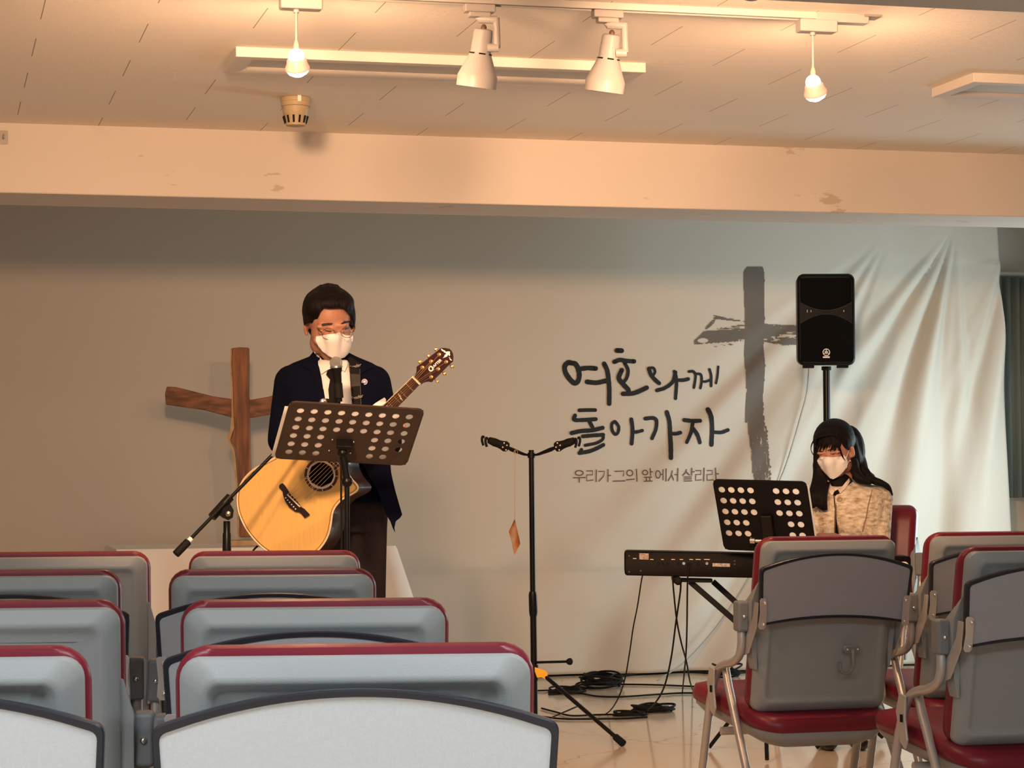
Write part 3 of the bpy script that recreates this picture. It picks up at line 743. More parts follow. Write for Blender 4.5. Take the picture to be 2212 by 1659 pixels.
#      px   d
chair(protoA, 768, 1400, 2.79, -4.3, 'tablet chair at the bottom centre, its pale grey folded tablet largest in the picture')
chair(protoC, 681, 1305, 3.72, -4.5, 'tablet chair directly in front of the largest one, second in the central column')
chair(protoC, 590, 1235, 4.80, -5.0, 'tablet chair third in the central column, one behind the chair nearest the guitar')
chair(protoC, 594, 1195, 5.80, -5.0, 'tablet chair nearest the guitar player, farthest in the central column')
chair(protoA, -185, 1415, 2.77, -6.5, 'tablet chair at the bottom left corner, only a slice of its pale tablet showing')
chair(protoB, -15, 1310, 3.72, -6.5, 'chair without folded tablet in the left column, second from the bottom left corner')
chair(protoC, 42, 1232, 4.80, -6.5, 'tablet chair third in the left column, its arched tablet cut off by the left edge')
chair(protoB, 142, 1198, 5.80, -6.5, 'chair without folded tablet farthest in the left column, before the white table')
chair(protoD, 1770, 1166, 6.75, -14.5, 'tablet chair with a bag hook standing in front of the seated pianist')
chair(protoC, 2128, 1160, 7.1, -12, 'tablet chair right of the one before the pianist, partly hidden by a nearer chair')
chair(protoD, 2222, 1190, 5.92, -13.5, 'tablet chair cut off by the right edge, nearest of the three on the right')

# the pianist's chair: no tablet, facing the camera's left
def simple_chair():
    o = copy_tree(protoB); o.name = 'stacking_chair'
    p = at(1868, 1100, 9.62); a = radians(-152)
    rot = -(YAW+a); o.location = (p.x, p.y, 0); o.rotation_euler = (0, 0, rot); o.scale = (1, 1, 1.04)
    o['label'] = 'maroon cushioned chair the pianist sits on, its back showing beside her arm'; o['group'] = ''; del o['group']
simple_chair()

# ------------------------------------------------------------------ table, cloth, wooden cross
c0 = at(550, 1180, 10.95); ta = thing('side_table', 'low table under a white cloth against the backdrop, carrying the wooden cross', 'table', (c0.x, 11.02, 0))
L = 1.42; xa = at(240, 1180, 10.9).x; xb = at(850, 1180, 10.95).x; ya, yb = 10.72, 11.36; H = .715
g = box(G(), ((xa+xb)/2, (ya+yb)/2, H-.015), (xb-xa-.02, yb-ya-.02, .028)); emit('table_top', g, mat('table_wood', (.3, .2, .12), .5), ta, bevel=.002)
for x in (xa+.05, xb-.05):
    for y in (ya+.05, yb-.05): emit('leg', tube(G(), [(x, y, H-.03), (x, y, 0)], .015, 10), M_['steel'], ta, smooth=60)
# draped cloth
g = G(); nn = 130; rings = []
per = []
for k in range(nn):
    per.append(rrect(xb-xa, yb-ya, .015, 3)[0] if False else None)
def edge(k, grow):
    t = k/nn; w, h = xb-xa, yb-ya; P = 2*(w+h); s = t*P
    if s < w: p = (xa+s, ya); n = (0, -1); c = min(s, w-s)
    elif s < w+h: p = (xb, ya+s-w); n = (1, 0); c = min(s-w, w+h-s)
    elif s < 2*w+h: p = (xb-(s-w-h), yb); n = (0, 1); c = 1
    else: p = (xa, yb-(s-2*w-h)); n = (-1, 0); c = min(s-2*w-h, P-s)
    return p, n, s, c
for lv, z in enumerate((H, H-.012, H-.12, H-.3, H-.5, .012)):
    ring = []
    drop = (H-z)
    for k in range(nn):
        p, n, s, c = edge(k, 0)
        f = drop*(.10 if n[1] != 1 else .01)+.022*min(1, drop*3)*sin(s*16+2*sin(s*3)) *(0 if n[1] == 1 else 1)
        cf = exp(-(c/.12)**2)*drop*.16 if n[1] != 1 else 0
        q = .004 if lv else 0
        sx = (1 if p[0] > (xa+xb)/2 else -1)
        ring.append(Vector((p[0]+n[0]*(f+q+cf)+(sx*cf if n[1] == -1 else 0), max(p[1]+n[1]*(f+q+cf)-(cf if n[0] else 0), ya-.3), z+.003)))
    rings.append(ring)
loft(g, rings, cap=False); g.add([p for p in rings[0]], [tuple(range(nn))])
tcl = emit('tablecloth', g, M_['cloth_w'], smooth=50); tcl.modifiers.new('s', 'SOLIDIFY').thickness = .003
tag(tcl, 'white cloth draped to the floor over the low table behind the guitarist', 'tablecloth')
# cross
CD = 10.95
mw = mat('red_brown_log', (.24, .095, .04), .5, noise_amt=.55, nscale=5, stretch=(9, 9, .8)); mw2 = mat('red_brown_branch', (.22, .09, .04), .5, noise_amt=.5, nscale=5, stretch=(.8, 9, 9))
mbk = mat('pale_sapwood', (.50, .34, .18), .6, noise_amt=.2, nscale=20)
x0 = at(520, 1170, CD); cr_ = thing('wooden_cross', 'rough wooden cross of split logs standing on the white table', 'cross', (x0.x, x0.y, H+.004))
def slab(g, poly, d, th, ins=0):
    P0 = CAM+Fh*d
    prism(g, poly, lambda x, y: hit(x, y, P0, Fh), lambda x, y: hit(x, y, P0, Fh)+Fh*th); return g
post = [(501,752),(518,750),(537,751),(538,790),(537,850),(539,900),(540,960),(541,1000),(543,1060),(545,1110),(546,1160),(519,1161),(518,1110),(516,1060),(513,1010),(509,970),(499,952),(502,938),(506,925),(504,880),(503,830),(500,790)]
emit('post', slab(G(), post, CD, .035), mw, cr_, bevel=.004)
post2 = [(498,752),(501,752),(500,790),(503,830),(504,880),(506,925),(501,938),(497,951),(507,972),(511,1010),(514,1060),(516,1110),(517,1160),(513,1160),(511,1110),(509,1050),(506,1010),(502,975),(492,950),(491,940),(497,930),(500,900),(500,850),(497,790)]
emit('sapwood_edge', slab(G(), post2, CD+.005, .03), mbk, cr_)
arm = [(360,835),(380,836),(420,846),(460,856),(500,862),(520,866),(545,863),(580,857),(620,846),(660,838),(700,832),(702,868),(660,876),(620,885),(580,896),(545,902),(520,905),(503,903),(480,896),(440,886),(400,880),(358,874),(356,850)]
emit('arm', slab(G(), arm, CD+.02, .035), mw2, cr_, bevel=.004)
p = at(525, 1165, CD)
Bf = Matrix.Rotation(-YAW, 3, 'Z')
bl = box(G(), (p.x, p.y-.0, H+.004+.014), (.16, .10, .028)); emit('base_block', bl, mbk, cr_, bevel=.003)
PCORR = None

# ------------------------------------------------------------------ music stands
def plate(tl, tr_, bl_, rows, name='desk', hr=.0115, th=.0016):
    A = at(*tl); Bp = at(*tr_); Cp = at(*bl_); ex = Bp-A; ez = Cp-A
    n = ex.cross(ez).normalized()
    if n.dot(CAM-A) < 0: n = -n
    W, H_ = ex.length, ez.length
    def P(u, v, o=0): return A+ex*u+ez*v+n*o
    return P, W, H_, n
def holed(P, W, H_, us, vs, skip, hr, rad=.02, th=.0016):
    g = G(); N = 16
    # cell grid
    xs = [0]+[(us[i]+us[i+1])/2 for i in range(len(us)-1)]+[1]
    ys = [0]+[(vs[i]+vs[i+1])/2 for i in range(len(vs)-1)]+[1]
    def cell(x0, x1, y0, y1, hole):
        cs = [(x0, y0), (x1, y0), (x1, y1), (x0, y1)]
        if hole is None:
            for o, r in ((0, 0), (-th, 1)): g.add([P(a, b, o) for a, b in cs], [(0, 1, 2, 3)])
            return
        hx, hy = hole; ring = []; out = []
        for k in range(N):
            a = 2*pi*(k+.5)/N-pi*.75-pi/N+pi/N; dx, dy = cos(a), sin(a)
            ring.append((hx+dx*hr/W, hy+dy*hr/H_))
            s = 1e9
            if dx > 1e-9: s = min(s, (x1-hx)/(dx/W))
            if dx < -1e-9: s = min(s, (x0-hx)/(dx/W))
            if dy > 1e-9: s = min(s, (y1-hy)/(dy/H_))
            if dy < -1e-9: s = min(s, (y0-hy)/(dy/H_))
            out.append((hx+dx*s/W, hy+dy*s/H_))
        for o in (0, -th):
            vsx = [P(a, b, o) for a, b in ring+out]; f = []
            for k in range(N):
                k2 = (k+1) % N; f.append((k, k2, N+k2, N+k))
                # corner fill
                for c in cs:
                    (ax, ay), (bx, by) = out[k], out[k2]
                    if (abs(ax-c[0]) < 1e-7) != (abs(bx-c[0]) < 1e-7) and (abs(ay-c[1]) < 1e-7) != (abs(by-c[1]) < 1e-7) and (abs(ax-c[0]) < 1e-7 or abs(ay-c[1]) < 1e-7) and not (abs(ax-c[0])+abs(ay-c[1]) < 1e-7) and not (abs(bx-c[0])+abs(by-c[1]) < 1e-7):
                        vsx.append(P(*c, o)); f.append((N+k, N+k2, len(vsx)-1)); break
            g.add(vsx, f)
        r0 = [P(a, b, 0) for a, b in ring]; r1 = [P(a, b, -th) for a, b in ring]
        g.add(r0+r1, [(k, (k+1) % N, N+(k+1) % N, N+k) for k in range(N)])
    for i in range(len(us)):
        for j in range(len(vs)):
            cell(xs[i], xs[i+1], ys[j], ys[j+1], None if (i, j) in skip else (us[i], vs[j]))
    return g
def border(P, W, H_, hgt=.006, r=.022, fl=True):
    g = G(); a, b = .0, .0
    def ring(ins, o): return [P(.5+x/W, .5+y/H_, o) for x, y in rrect(W+2*ins, H_+2*ins, r, 5)]
    loft(g, [ring(.0, .001), ring(.004, .0), ring(.004, -hgt), ring(0, -hgt)], cap=False)
    vsx = ring(0, .001)+ring(0, -hgt); n = len(vsx)//2; g.add(vsx, [(k, (k+1) % n, n+(k+1) % n, n+k) for k in range(n)])
    return g
mdesk = mat('brown_black_metal', (.040, .027, .022), .42)
# guitarist's stand
P, W, H_, n = plate((628, 870, 6.99), (915, 887, 7.07), (595, 989, 7.15), 6)
base = onz(750, 1740); pd = 7.12
pb = at(750, 1190, pd); ms = thing('music_stand', 'black perforated music stand in front of the guitarist', 'music stand', (pb.x, pb.y, 0))
us = [.088+.1027*k for k in range(9)]; vv = [.13+.15*k for k in range(6)]
skip = {(i, j) for i in (3, 4, 5) for j in (3, 4, 5)}
dk = emit('desk', holed(P, W, H_, us, vv, skip, .0112), mdesk, ms)
emit('desk_rim', border(P, W, H_), mdesk, dk, smooth=40)
g = G(); lip = [P(0.01, 1, 0), P(.99, 1, 0)]
box_n = -n
bar(g, P(.01, 1, -.02), P(.99, 1, -.02), .04, .002, up=(P(0, 1)-P(0, 0)).normalized()); emit('ledge', g, mdesk, dk)
c = P(.48, .66, .012); g = G(); bar(g, P(.42, .62, .008), P(.54, .62, .008), .016, .05, up=n); emit('desk_bracket', g, M_['black'], dk, bevel=.003)
for u, v in ((.385, .60), (.55, .62), (.385, .80), (.55, .82)): emit('rivet', ball(G(), P(u, v, .003), .0035, seg=8, rings=6), M_['steel'], dk, smooth=180)
top = P(.475, .72, .03)
g = tube(G(), [top, Vector((pb.x, pb.y, 1.055))], .012, 12); ball(g, Vector((pb.x, pb.y, 1.05)), .018); ball(g, top, .016); emit('tilt_joint', g, M_['black'], ms, smooth=60)
g = tube(G(), [(pb.x, pb.y, 1.05), (pb.x, pb.y, .62)], .0085, 12); tube(g, [(pb.x, pb.y, .95), (pb.x, pb.y, .15)], .0, 4) if False else None; emit('upper_pole', g, M_['black'], ms, smooth=60)
emit('lower_pole', tube(G(), [(pb.x, pb.y, .66), (pb.x, pb.y, .64), (pb.x, pb.y, .12)], [.016, .0125, .0125], 12), M_['black'], ms, smooth=60)
for k in range(3):
    a = k*2*pi/3+.5; emit('leg', tube(G(), [(pb.x+.012*cos(a), pb.y+.012*sin(a), .30), (pb.x+.27*cos(a), pb.y+.27*sin(a), .012)], .008, 8), M_['black'], ms, smooth=60)
mpaper = mat('paper', (.94, .93, .90), .9); nt, b = nodes(mpaper)
trn = nt.nodes.new('ShaderNodeBsdfTranslucent'); trn.inputs[0].default_value = (.95, .94, .90, 1); mxs = nt.nodes.new('ShaderNodeMixShader'); mxs.inputs[0].default_value = .6
out = nt.nodes['Material Output']; nt.links.new(b.outputs[0], mxs.inputs[1]); nt.links.new(trn.outputs[0], mxs.inputs[2]); nt.links.new(mxs.outputs[0], out.inputs[0])
def sheet(label, P, u0, u1, v0, v1, o=-.006):
    g = G(); vs = []; fs = []
    for i in range(9):
        for j in range(7):
            u = u0+(u1-u0)*i/8; v = v0+(v1-v0)*j/6; vs.append(P(u, v, o))
    for i in range(8):
        for j in range(6): a = i*7+j; fs.append((a, a+1, a+8, a+7))
    s = emit('sheet_music', g.add(vs, fs), mpaper, smooth=180); tag(s, label, 'sheet music'); s.modifiers.new('s', 'SOLIDIFY').thickness = .0008
sheet("open white sheet music lying on the guitarist's stand", P, -.035, .86, .075, .985, -.0028)
# pianist's stand
P2, W2, H2, n2 = plate((1541, 1038, 8.62), (1740, 1043, 8.50), (1566, 1186, 8.74), 5)
q0 = at(1648, 1150, 8.70); ms2 = thing('music_stand', 'black perforated music stand behind the keyboard, before the pianist', 'music stand', (q0.x, q0.y, 0))
us = [.075, .18, .285, .39, .5, .60, .68, .785, .89]; us = [.08, .183, .286, .389, .53, .665, .768, .871, .965]
us = [.078, .182, .286, .390, .525, .660, .764, .868, .955]
us = [.078, .182, .286, .390, .525, .665, .768, .871, .97][:8]+[]
vv = [.13+.158*k for k in range(5)]
skip = {(4, j) for j in range(5)}|{(3, 3), (3, 4), (5, 3), (5, 4)}
us = [.075, .18, .285, .39, .53, .668, .775, .882]
dk2 = emit('desk', holed(P2, W2, H2, us+[.975], vv, skip|{(8, j) for j in range(5)} if False else skip|{(8, j) for j in range(5)}, .0128), M_['blackm'], ms2)
emit('desk_rim', border(P2, W2, H2), M_['blackm'], dk2, smooth=40)
g = G(); bar(g, P2(.53, .45, .012), P2(.53, .95, .03), .045, .03, up=n2); emit('desk_bracket', g, M_['black'], dk2, bevel=.006)
g = G(); lathe(g, P2(.47, .80, .03), (P2(0, 0)-P2(1, 0)), [(.006, 0), (.007, .03), (.012, .032), (.012, .05), (.004, .055)], 12); emit('wing_knob', g, M_['steel'], dk2, smooth=40)
emit('pole', tube(G(), [P2(.53, .9, .03), Vector((q0.x, q0.y, .72)), Vector((q0.x, q0.y, .10))], .011, 12), M_['black'], ms2, smooth=60)
for k in range(3):
    a = k*2*pi/3+.2; emit('leg', tube(G(), [(q0.x+.012*cos(a), q0.y+.012*sin(a), .28), (q0.x+.24*cos(a), q0.y+.24*sin(a), .012)], .008, 8), M_['black'], ms2, smooth=60)
sheet("white sheet music on the pianist's stand, its edge showing at the right", P2, .03, 1.03, .03, .97, -.0028)

# ------------------------------------------------------------------ microphone on boom stand
md = 7.22; mb0 = at(490, 1190, md)
mst = thing('microphone_stand', 'black boom microphone stand leaning across the guitar', 'microphone stand', (mb0.x, mb0.y, 0))
jt = at(493, 1112, md)
emit('pole', tube(G(), [(mb0.x, mb0.y, jt.z-.02), (mb0.x, mb0.y, jt.z-.055), (mb0.x, mb0.y, jt.z-.06), (mb0.x, mb0.y, jt.z-.19), (mb0.x, mb0.y, jt.z-.2), (mb0.x, mb0.y, .02)], [.011, .011, .013, .0155, .011, .011], 14), M_['black'], mst, smooth=40)
e0 = at(380, 1197, md-.18); e1 = at(589, 982, md+.06); e2 = at(700, 869, md+.13)
emit('boom_arm', tube(G(), [e0, at(493, 1080, md), e2], .0058, 10), M_['black'], mst, smooth=60)
dirb = (e2-e0).normalized()
emit('counterweight_grip', tube(G(), [e0, e0+dirb*.055, e0+dirb*.058], [.0125, .0125, .008], 14), M_['rubber'], mst, smooth=40)
emit('grip_collar', tube(G(), [e0+dirb*.058, e0+dirb*.070], .0082, 12), M_['white'], mst, smooth=40)
a = at(462, 1112, md-.03); g = tube(G(), [at(458, 1117, md-.03), at(497, 1074, md+.01)], .0145, 14)
prism(g, [(470,1110),(484,1096),(497,1088),(505,1102),(503,1118),(493,1124),(480,1118)], lambda x, y: at(x, y, md-.022), lambda x, y: at(x, y, md+.018))
cl = emit('boom_clutch', g, M_['black'], mst, smooth=40)
emit('clutch_bolt', lathe(G(), at(493, 1110, md-.022), -Fh, [(.0085, 0), (.0085, .006), (.004, .009)], 14), mat('brass_bolt', (.7, .6, .4), .25, metal=1), cl, smooth=40)
for k in range(3):
    a = k*2*pi/3+.9; emit('leg', tube(G(), [(mb0.x, mb0.y, .12), (mb0.x+.3*cos(a), mb0.y+.3*sin(a), .012)], .008, 8), M_['black'], mst, smooth=60)
mic = thing('microphone', 'wired handheld microphone with silver ball grille in front of his mask', 'microphone', at(727, 850, 7.33))
m0 = at(726, 784, 7.33); m1 = at(733, 868, 7.33); ax = (m1-m0).normalized()
mg = mat('silver_grille', (.42, .42, .40), .38, metal=.7, bump=.9, bscale=900)
emit('grille', ball(G(), m0, .0205, seg=24, rings=16), mg, mic, smooth=180)
emit('grille_band', tube(G(), [m0+ax*.010, m0+ax*.016], .0208, 24), M_['steel'], mic, smooth=40)
emit('handle', tube(G(), [m0+ax*.012, m0+ax*.028, m0+ax*.031, m0+ax*.075, m0+ax*.125], [.0185, .0165, .0145, .0125, .010], 20), M_['blackm'], mic, smooth=40)
cp = m0+ax*.085
emit('microphone_clip', tube(G(), [cp-ax*.02, cp+ax*.028], .0148, 16), M_['rubber'], mst, smooth=60)
emit('clip_arm', tube(G(), cr([cp+ax*.01, at(722, 868, 7.34), at(706, 866, 7.35), e2], 5), .008, 10), M_['rubber'], mst, smooth=60)
g = G(); lathe(g, at(697, 868, 7.28), -Fh+Rh*.4, [(.011, 0), (.011, .012), (.006, .016)], 12); emit('clip_knob', g, M_['steel'], mst, smooth=40)
tag(emit('microphone_cable', tube(G(), cr([m0+ax*.125, at(735, 900, 7.34), at(728, 960, 7.25), at(736, 1000, 7.2), at(737, 1080, 7.2), at(738, 1190, 7.2), at(735, 1400, 7.2), onz(720, 1700, .006)], 8), .0032, 8), M_['rubber'], smooth=60), 'black microphone cable hanging down behind the music stand pole', 'cable')

# ------------------------------------------------------------------ double guitar hanger stand with a hanging tag
gd = 9.25; gb = at(1155, 1560, gd); gx, gy = gb.x, gb.y
gs = thing('guitar_stand', 'empty black double guitar stand with yellow leg clip in the middle', 'guitar stand', (gx, gy, 0))
tp = at(1148, 972, gd); p2 = at(1152, 1290, gd); lo = at(1153, 1330, gd)
emit('upper_pole', tube(G(), [tp, at(1151, 1285, gd)], .0115, 14), M_['black'], gs, smooth=60)
emit('height_grip', tube(G(), [at(1151, 1278, gd), at(1151, 1286, gd), at(1152, 1322, gd), at(1152, 1331, gd)], [.015, .0175, .0175, .015], 16), M_['black'], gs, smooth=40)
emit('lower_pole', tube(G(), [at(1152, 1328, gd), Vector((gx, gy, .03))], .0135, 14), M_['black'], gs, smooth=60)
emit('top_collar', tube(G(), [at(1148, 978, gd), at(1148, 989, gd)], .016, 14), M_['black'], gs, smooth=60)
for s, ps in ((-1, [(1140, 983), (1131, 981), (1105, 971), (1096, 966), (1062, 950), (1044, 946)]), (1, [(1156, 983), (1164, 981), (1190, 971), (1201, 966), (1238, 953), (1250, 948)])):
    A = [at(x, y, gd-.02*i) for i, (x, y) in enumerate(ps)]
    yk = emit('yoke_arm', tube(G(), A[:4], [.004, .006, .009, .006], 12), M_['black'], gs, smooth=40)
    g = G(); d0 = (A[5]-A[3]).normalized()
    lathe(g, A[3], d0, [(.008, -.005), (.019, .0), (.022, .012), (.018, .024), (.016, .04), (.017, .06), (.013, .085), (.008, .088)], 18); emit('yoke_head', g, M_['rubber'], yk, smooth=40)
    g = G()
    for k, dx in enumerate((-.0, .016)):
        b = A[5]-d0*(dx+.004); tube(g, cr([b+Vector((0, 0, .004)), b+d0*.008+Vector((0, 0, .003)), b+d0*.010+Vector((0, 0, -.012)), b+d0*.004+Vector((0, 0, -.030))], 4), .0055, 8)
    emit('prong', g, M_['rubber'], yk, smooth=60)
    g = G()
    for k in range(4): x, y = [(-2, -7), (4, -2), (-5, 2), (2, 8)][k]; q = at(ps[3][0]+s*5+x, ps[3][1]-2+y, gd-.086); ball(g, q, .0032, seg=8, rings=5)
    emit('grip_stud', g, M_['bone'], yk, smooth=180)
hub = at(1157, 1452, gd-.01)
emit('leg_hub', tube(G(), [at(1153, 1436, gd), at(1153, 1470, gd)], .0185, 14), M_['black'], gs, smooth=60)
foot = onz(1346, 1606, .012); lg0 = at(1172, 1456, gd-.03)
emit('leg', tube(G(), [lg0, foot], .0085, 12), M_['black'], gs, smooth=60)
dl = (foot-lg0).normalized(); emit('foot', tube(G(), [foot-dl*.05, foot-dl*.045, foot+dl*.002], [.010, .014, .015], 12), M_['rubber'], gs, smooth=50)
g = G(); prism(g, [(1155,1441),(1178,1448),(1184,1455),(1180,1469),(1170,1463),(1160,1464),(1155,1450)], lambda x, y: at(x, y, gd-.05), lambda x, y: at(x, y, gd-.02)); emit('leg_clip', g, M_['yellow'], gs, bevel=.002)
tag(bpy.data.objects['leg_clip'], label='yellow leg clip')
emit('brace', bar(G(), at(1245, 1527, gd-.15), Vector((gx, gy, .05)), .012, .004), M_['black'], gs)
for px, y_, dd in ((1010, 1580, .1), (1080, 1470, 1.0)):
    f2 = Vector((gx, gy, 0))+(Rh*-.42+Fh*-.1 if dd < .5 else Rh*-.05+Fh*.45)+Vector((0, 0, .014)); l0 = at(1150, 1456, gd)
    emit('leg', tube(G(), [l0, f2], .0085, 10), M_['black'], gs, smooth=60)
r0 = at(1157, 1431, gd-.01); r1 = at(1232, 1429, gd-.16)
emit('body_rest', tube(G(), [r0, r1], .0055, 10), M_['black'], gs, smooth=60)
emit('rest_pad', tube(G(), [r1+(r0-r1)*.08, r1+(r0-r1)*.04, r1, r1-(r0-r1)*.03], [.009, .013, .014, .009], 14), M_['rubber'], gs, smooth=60)
ct = thing('hanging_tag', 'orange and brown printed card hanging on a string from the guitar stand', 'tag', at(1112, 1120, gd-.07))
emit('string', tube(G(), [at(1113, 972, gd-.05), at(1112, 1045, gd-.05), at(1112, 1121, gd-.05)], .0011, 6), mat('twine', (.45, .32, .18), .8), ct)
emit('wire_loop', tube(G(), [at(1114+4*cos(a), 977+5*sin(a), gd-.05-.01*cos(a*2)) for a in [2*pi*k/14 for k in range(14)]], .0013, 6, closed=True), M_['gold'], ct)
mt_ = mat('printed_card', (.50, .16, .04), .5, noise_amt=1, nscale=14, col2=(.12, .05, .03))
nt, b = nodes(mt_)
for r in [x for x in nt.nodes if x.type == 'VALTORGB']:
    k = r.color_ramp.elements.new(.52); k.color = (.55, .20, .06, 1)
    r.color_ramp.elements[0].position = .38; r.color_ramp.elements[2].position = .72; r.color_ramp.elements[2].color = (.62, .5, .4, 1)
g = G(); prism(g, [(1112,1121),(1118,1146),(1124,1175),(1111,1200),(1104,1168),(1099,1148)], lambda x, y: at(x, y, gd-.05-(x-1111)*.002), lambda x, y: at(x, y, gd-.046-(x-1111)*.002)); emit('card', g, mt_, ct)

# ------------------------------------------------------------------ loudspeaker and its pole
sdp = 11.35; sc_ = at(1785, 690, sdp)
sp = thing('loudspeaker', 'black box loudspeaker with a white round emblem on a tall pole', 'loudspeaker', at(1785, 793, sdp))
T = Matrix.Translation(sc_) @ Matrix.Rotation(-YAW+radians(7.8)*0, 4, 'Z')
Ws, Hs, Ds = 124/FP*sdp, 196/FP*sdp, .26
def Ls(x, y, z): return T @ Vector((x, y, z))
def srg(w, h, r, y, bul=.006):
    o = []
    for x, z in rrect(w, h, r, 6): o.append(Ls(x, y, z+(bul*(1-(x/(w/2))**2)*(1 if z > 0 else -1))))
    return o
emit('cabinet', loft(G(), [srg(Ws*.75, Hs*.88, .03, Ds), srg(Ws*.97, Hs*.98, .03, .10), srg(Ws, Hs, .03, .03), srg(Ws, Hs, .03, .006), srg(Ws-.016, Hs-.016, .025, 0), srg(Ws-.022, Hs-.022, .022, .012)]), mat('speaker_plastic', (.004, .004, .004), .35, spec=.25), sp, smooth=40)
mgr = mat('speaker_grille', (.002, .0017, .0017), .7, spec=.1)
g = G(); N = 24
# lower curved grille (arched top) and upper horn (curved bottom)
a = (Ws-.03)/2
low = [(-a, -Hs/2+.016), (a, -Hs/2+.016)]+[(a-2*a*k/N, -.02+.045*(1-((a-2*a*k/N)/a)**2)) for k in range(N+1)]
up_ = [(a, Hs/2-.018), (-a, Hs/2-.018)]+[(-a+2*a*k/N, .085-.04*(1-((-a+2*a*k/N)/a)**2)) for k in range(N+1)]
prism(g, low, lambda x, z: Ls(x, .002-.006*(1-(x/a)**2), z), lambda x, z: Ls(x, .02, z)); emit('grille', g, mgr, sp)
g = G(); prism(g, up_, lambda x, z: Ls(x, .010, z), lambda x, z: Ls(x, .02, z)); hn = emit('horn', g, mgr, sp)
g = tube(G(), [Ls(x, .004-.006*(1-(x/a)**2), z) for x, z in low[2:]], .0018, 6); tube(g, [Ls(x, .006, z) for x, z in up_[2:]], .0018, 6); emit('trim_line', g, mat('grey_trim', (.06, .05, .05), .3), sp, smooth=60)
g = G()
for x, h in ((-.093, .014), (-.075, .010), (.088, .009)): box(g, Ls(x, .008, .042), (.0035, .004, h))
emit('port_mark', g, mat('pale_mark', (.5, .45, .4), .5), sp)
ec = Ls(0, -.0045, -.0785*1.0-.0)  # emblem ring, star and plate
ez_ = at(1785, 761, sdp); ez_ = hit(1785, 761, Ls(0, -.006, 0), Fh)
g = G(); tube(g, [ez_+(Rh*cos(2*pi*k/24)+Z*sin(2*pi*k/24))*.0165 for k in range(24)], .0023, 6, closed=True)
for k in range(3):
    aa = pi/2+k*2*pi/3; dv = Rh*cos(aa)+Z*sin(aa); bar(g, ez_-dv*.004, ez_+dv*.0145, .004, .002, up=Fh)
    dv2 = -dv; bar(g, ez_, ez_+dv2*.009, .005, .002, up=Fh)
box(g, hit(1785, 771.5, Ls(0, -.006, 0), Fh), (.034, .002, .008), Matrix.Rotation(-YAW, 3, 'Z')); emit('emblem', g, M_['white'], sp)
g = G()
for x in (-.085, .085): box(g, Ls(x, .05, -Hs/2-.006), (.052, .05, .016), Matrix.Rotation(-YAW, 3, 'Z'))
emit('rubber_foot', g, M_['rubber'], sp)
spb = at(1785, 800, sdp+.12); ss = thing('speaker_stand', 'tall black pole stand carrying the loudspeaker behind the pianist', 'speaker stand', (spb.x, spb.y, 0))
zb_ = at(1785, 791, sdp+.12).z
emit('pole', tube(G(), [(spb.x, spb.y, zb_-.002), (spb.x, spb.y, 1.02)], .0175, 16), M_['black'], ss, smooth=60)
emit('lower_tube', tube(G(), [(spb.x, spb.y, 1.03), (spb.x, spb.y, .1)], .022, 16), M_['black'], ss, smooth=60)
emit('top_cup', tube(G(), [(spb.x, spb.y, zb_-.02), (spb.x, spb.y, zb_-.001)], .024, 16), M_['rubber'], ss, smooth=60)
for k in range(3):
    a = k*2*pi/3+1.4; v = Vector((cos(a), sin(a), 0)); o = Vector((spb.x, spb.y, 0))
    emit('leg', tube(G(), [o+v*.02+Z*.62, o+v*(.42 if k != 0 else .32)+Z*.015], .011, 10), M_['black'], ss, smooth=60)

# ------------------------------------------------------------------ keyboard and its stand
kd = 8.82; KL = at(1349, 1222, kd); KR = at(1968, 1234, kd-.05); ke = (KR-KL); kl = ke.length; ke.normalize(); kn = Z.cross(ke).normalized()  # kn away from camera
if kn.dot(Fh) < 0: kn = -kn
KT = at(1349, 1190, kd).z; KB_ = at(1349, 1243, kd).z
kk = thing('keyboard', 'black electric stage keyboard seen from its back panel', 'keyboard', (KL+KR)/2*1.0)
def K(u, v, z): return KL*1.0+ke*u+kn*v+Z*(z-KL.z)
hh = KT-KB_
def kr(ins, v): return [K(kl/2+x, v, (KT+KB_)/2+z) for x, z in rrect(kl-2*ins, hh-2*ins, .012, 4)]
emit('case', loft(G(), [kr(.004, 0), kr(0, .004), kr(0, .14)]+[[K(kl/2+x, .30, (KT+KB_)/2-.012+z*.7) for x, z in rrect(kl, hh, .012, 4)]]), mat('keyboard_case', (.0035, .0022, .002), .55, spec=.12), kk, smooth=40)
g = G(); bar(g, K(.03, .19, KT-.016), K(kl-.03, .19, KT-.016), .13, .008); emit('white_keys', g, M_['white'], kk)
def kp(px, py): return hit(px, py, KL, kn)
kM = Matrix((ke, kn, Z)).transposed()
g = G(); box(g, kp(1391, 1202), (.036, .003, .024), kM); emit('rating_label', g, mat('label_foil', (.38, .30, .26), .5, noise_amt=.5, nscale=150), kk)
g = G(); box(g, kp(1558, 1220.5), (.067, .003, .013), kM); emit('serial_label', g, mat('label_grey', (.42, .36, .32), .5, noise_amt=.5, nscale=120), kk)
g = G()
for x, w in ((1371, 8), (1408, 8), (1431, 6), (1454, 9), (1472, 8), (1493, 9), (1508, 12), (1527, 14)): box(g, kp(x, 1206.5 if x < 1400 else 1208.5), (w*.0016, .0016, .0022), kM)
emit('jack_lettering', g, M_['bone'], kk)
for x in (1422, 1431, 1442, 1466, 1477, 1492, 1508, 1527):
    g = G(); lathe(g, kp(x, 1217), -kn, [(.0058, 0), (.0058, .004), (.0032, .004), (.003, .001)], 12)
    emit('jack_socket', g, M_['steel'] if x in (1477, 1527) else M_['rubber'], kk, smooth=40)
g = G()
